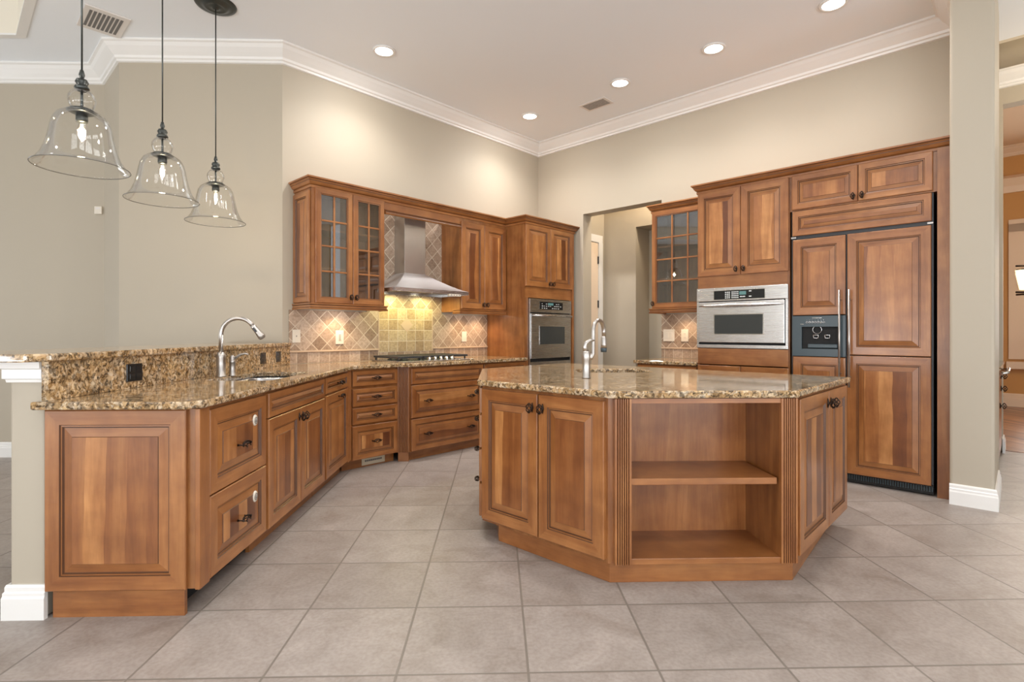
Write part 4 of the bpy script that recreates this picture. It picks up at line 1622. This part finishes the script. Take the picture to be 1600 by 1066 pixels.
# ================================================================== CEILING FITTINGS
cans = [((-1.032, 4.945), 'recessed ceiling light above the left end of the range wall'), ((1.962, 4.817), 'recessed ceiling light above the refrigerator side of the island'),
        ((1.27, 5.509), 'recessed ceiling light next to the ceiling vent'), ((.392, 6.384), 'recessed ceiling light closest to the far room corner'), ((2.632, 4.136), 'recessed ceiling light cut by the top edge near the wing wall')]
unseen_lamps = [(-.3, 3.2), (1.3, 2.6), (-.6, .8), (1.8, .6), (-3.4, 2.2)]  # downlights added out of view to brighten the room, no fittings
for i, ((x, y), lb) in enumerate(cans):
    r = thing('recessed_light', lb, 'ceiling light', (x, y, ZC - .008), 0, 'recessed lights in the kitchen ceiling')
    obj('trim_ring', G().lathe([(.078, .001), (.08, -.004), (.1, -.004), (.104, .006), (.078, .006)], seg=32, close=True), M['white'], r)
    obj('lens', G().lathe([(.0005, 0), (.079, 0), (.079, .006)], seg=32), M['can'], r)
    light('downlight', 'AREA', (x, y, ZC - .012), (8.5, 7, 6, 8.5, 7)[i], (1, .96, .92), .15)
    light('downlight_beam', 'SPOT', (x, y, ZC - .03), (85, 70, 78, 95, 45)[i], (1, .96, .92), .07, spot=math.radians(140), blend=.9)
for x, y in unseen_lamps:
    light('downlight', 'AREA', (x, y, ZC - .012), 12, (1, .96, .92), .15)
    light('downlight_beam', 'SPOT', (x, y, ZC - .03), 35, (1, .96, .92), .07, spot=math.radians(140), blend=.9)

r = thing('ceiling_vent', 'small rectangular supply vent in the kitchen ceiling', 'vent', ab(0, 0), 0)
r.location = (1.12, 6.03, ZC - .012)
r.rotation_euler = (0, 0, TB)
obj('frame', G().box(-.17, .17, -.1, .1, .002, .0115, 0, .003), M['vent'], r)
g = G()
for k in range(6):
    g.box(-.14, .14, -.072 + k * .025, -.06 + k * .025, 0, .003)
obj('louver', g, M['ventdark'], r)
r = thing('ceiling_vent', 'slotted return vent in the ceiling behind the nearest pendant', 'vent', (-3.26, 4.55, ZC - .012), TA)
obj('frame', G().box(-.15, .15, -.205, .205, .002, .0115, 0, .003), M['vent'], r)
g = G()
for k in range(8):
    g.box(-.113 + k * .029, -.094 + k * .029, -.15, .15, 0, .003)
obj('louver', g, M['ventdark'], r)

# ================================================================== PASSAGE AND DINING DETAILS
r = thing('passage_cabinet', 'low cherry cabinet front with dark knobs just past the wing wall, seen edge on', 'cabinet', ab(5.95, -.135), TA)
obj('body', G().box(0, 1.33, 0, .012, .1, .9), M['wv'], r)
boxpart('toe_kick', r, (0, 1.33, .03, .04, 0, .1), M['dark'])
obj('handle', G().tube([(.1, .0, .86), (.1, -.06, .88), (.75, -.06, .88), (.75, 0, .86)], .012, 8), M['chrome'], r)
boxpart('counter', r, (0, 1.33, -.02, .02, .9, .93), M['granite'])
for x, z in ((.9, .80), (.95, .68), (.6, .55)):
    inst('knob', KNOB, r, (x, 0, z))

r = thing('chandelier', 'bronze dining chandelier with glowing glass shades, partly in view', 'chandelier', ab(9.6, .28, 0), 0)
g = G()
g.tube([(-.45, 0, 2.05), (.45, 0, 2.05)], .012, 6)
g.tube([(-.45, 0, 1.72), (.45, 0, 1.72)], .012, 6)
g.tube([(0, -.45, 2.05), (0, .45, 2.05)], .012, 6)
g.tube([(0, -.45, 1.72), (0, .45, 1.72)], .012, 6)
g.tube([(0, 0, 1.72), (0, 0, 4.25)], .014, 8)
for a_ in range(4):
    q = Vector((math.cos(a_ * PI / 2), math.sin(a_ * PI / 2), 0)) * .22
    g.tube([q + Vector((0, 0, 2.12)), q + Vector((0, 0, 2.05)), q + Vector((0, 0, 1.72)), q * 1.2 + Vector((0, 0, 1.6))], .01, 6)
obj('frame', g, M['bronze'], r)
for a_ in range(4):
    q = Vector((math.cos(a_ * PI / 2), math.sin(a_ * PI / 2), 0)) * .34
    obj('lamp_shade', G().lathe([(.05, 1.78), (.09, 2.0), (.087, 2.0), (.047, 1.78)], tuple(q), 20, close=True), M['shade'], r)

# ================================================================== TASK, ROOM AND FILL LAMPS
WARM = (1, .70, .42)
def pt(a_, b_, z_):
    return ab(a_, b_, z_)
for a_, b_, e_ in ((2.6, -4.70, 3.0), (4.2, -4.70, 2.2), (4.48, -4.70, 2.2)):
    light('puck_lamp', 'SPOT', pt(a_, b_, 1.43), e_ * 3, WARM, .02, spot=math.radians(140), blend=.8)
light('puck_lamp', 'SPOT', pt(5.49, -2.66, 1.43), 6, WARM, .02, spot=math.radians(140), blend=.8)
for s_ in (-.21, .21):
    light('hood_lamp', 'SPOT', pt(3.455 + s_, -4.68, 1.635), 11, (1, .93, .42), .03, spot=math.radians(172), blend=.5)
light('chandelier_lamp', 'POINT', ab(9.6, .28, 1.9), 45, (1, .78, .5), .3)
light('dining_daylight', 'AREA', ab(11.7, .8, 1.9), 40, (1, .98, .95), 1.4, 2.0, (PI / 2, 0, PI * .75))
light('passage_lamp', 'POINT', ab(6.9, 1.2, 3.4), 55, (1, .86, .66), .12)  # added fill without a fitting, brightens the passage
light('hall_lamp', 'POINT', ab(6.05, -3.2, 3.3), 48, (1, .86, .68), .1)  # added fill without a fitting, lifts the dark hall
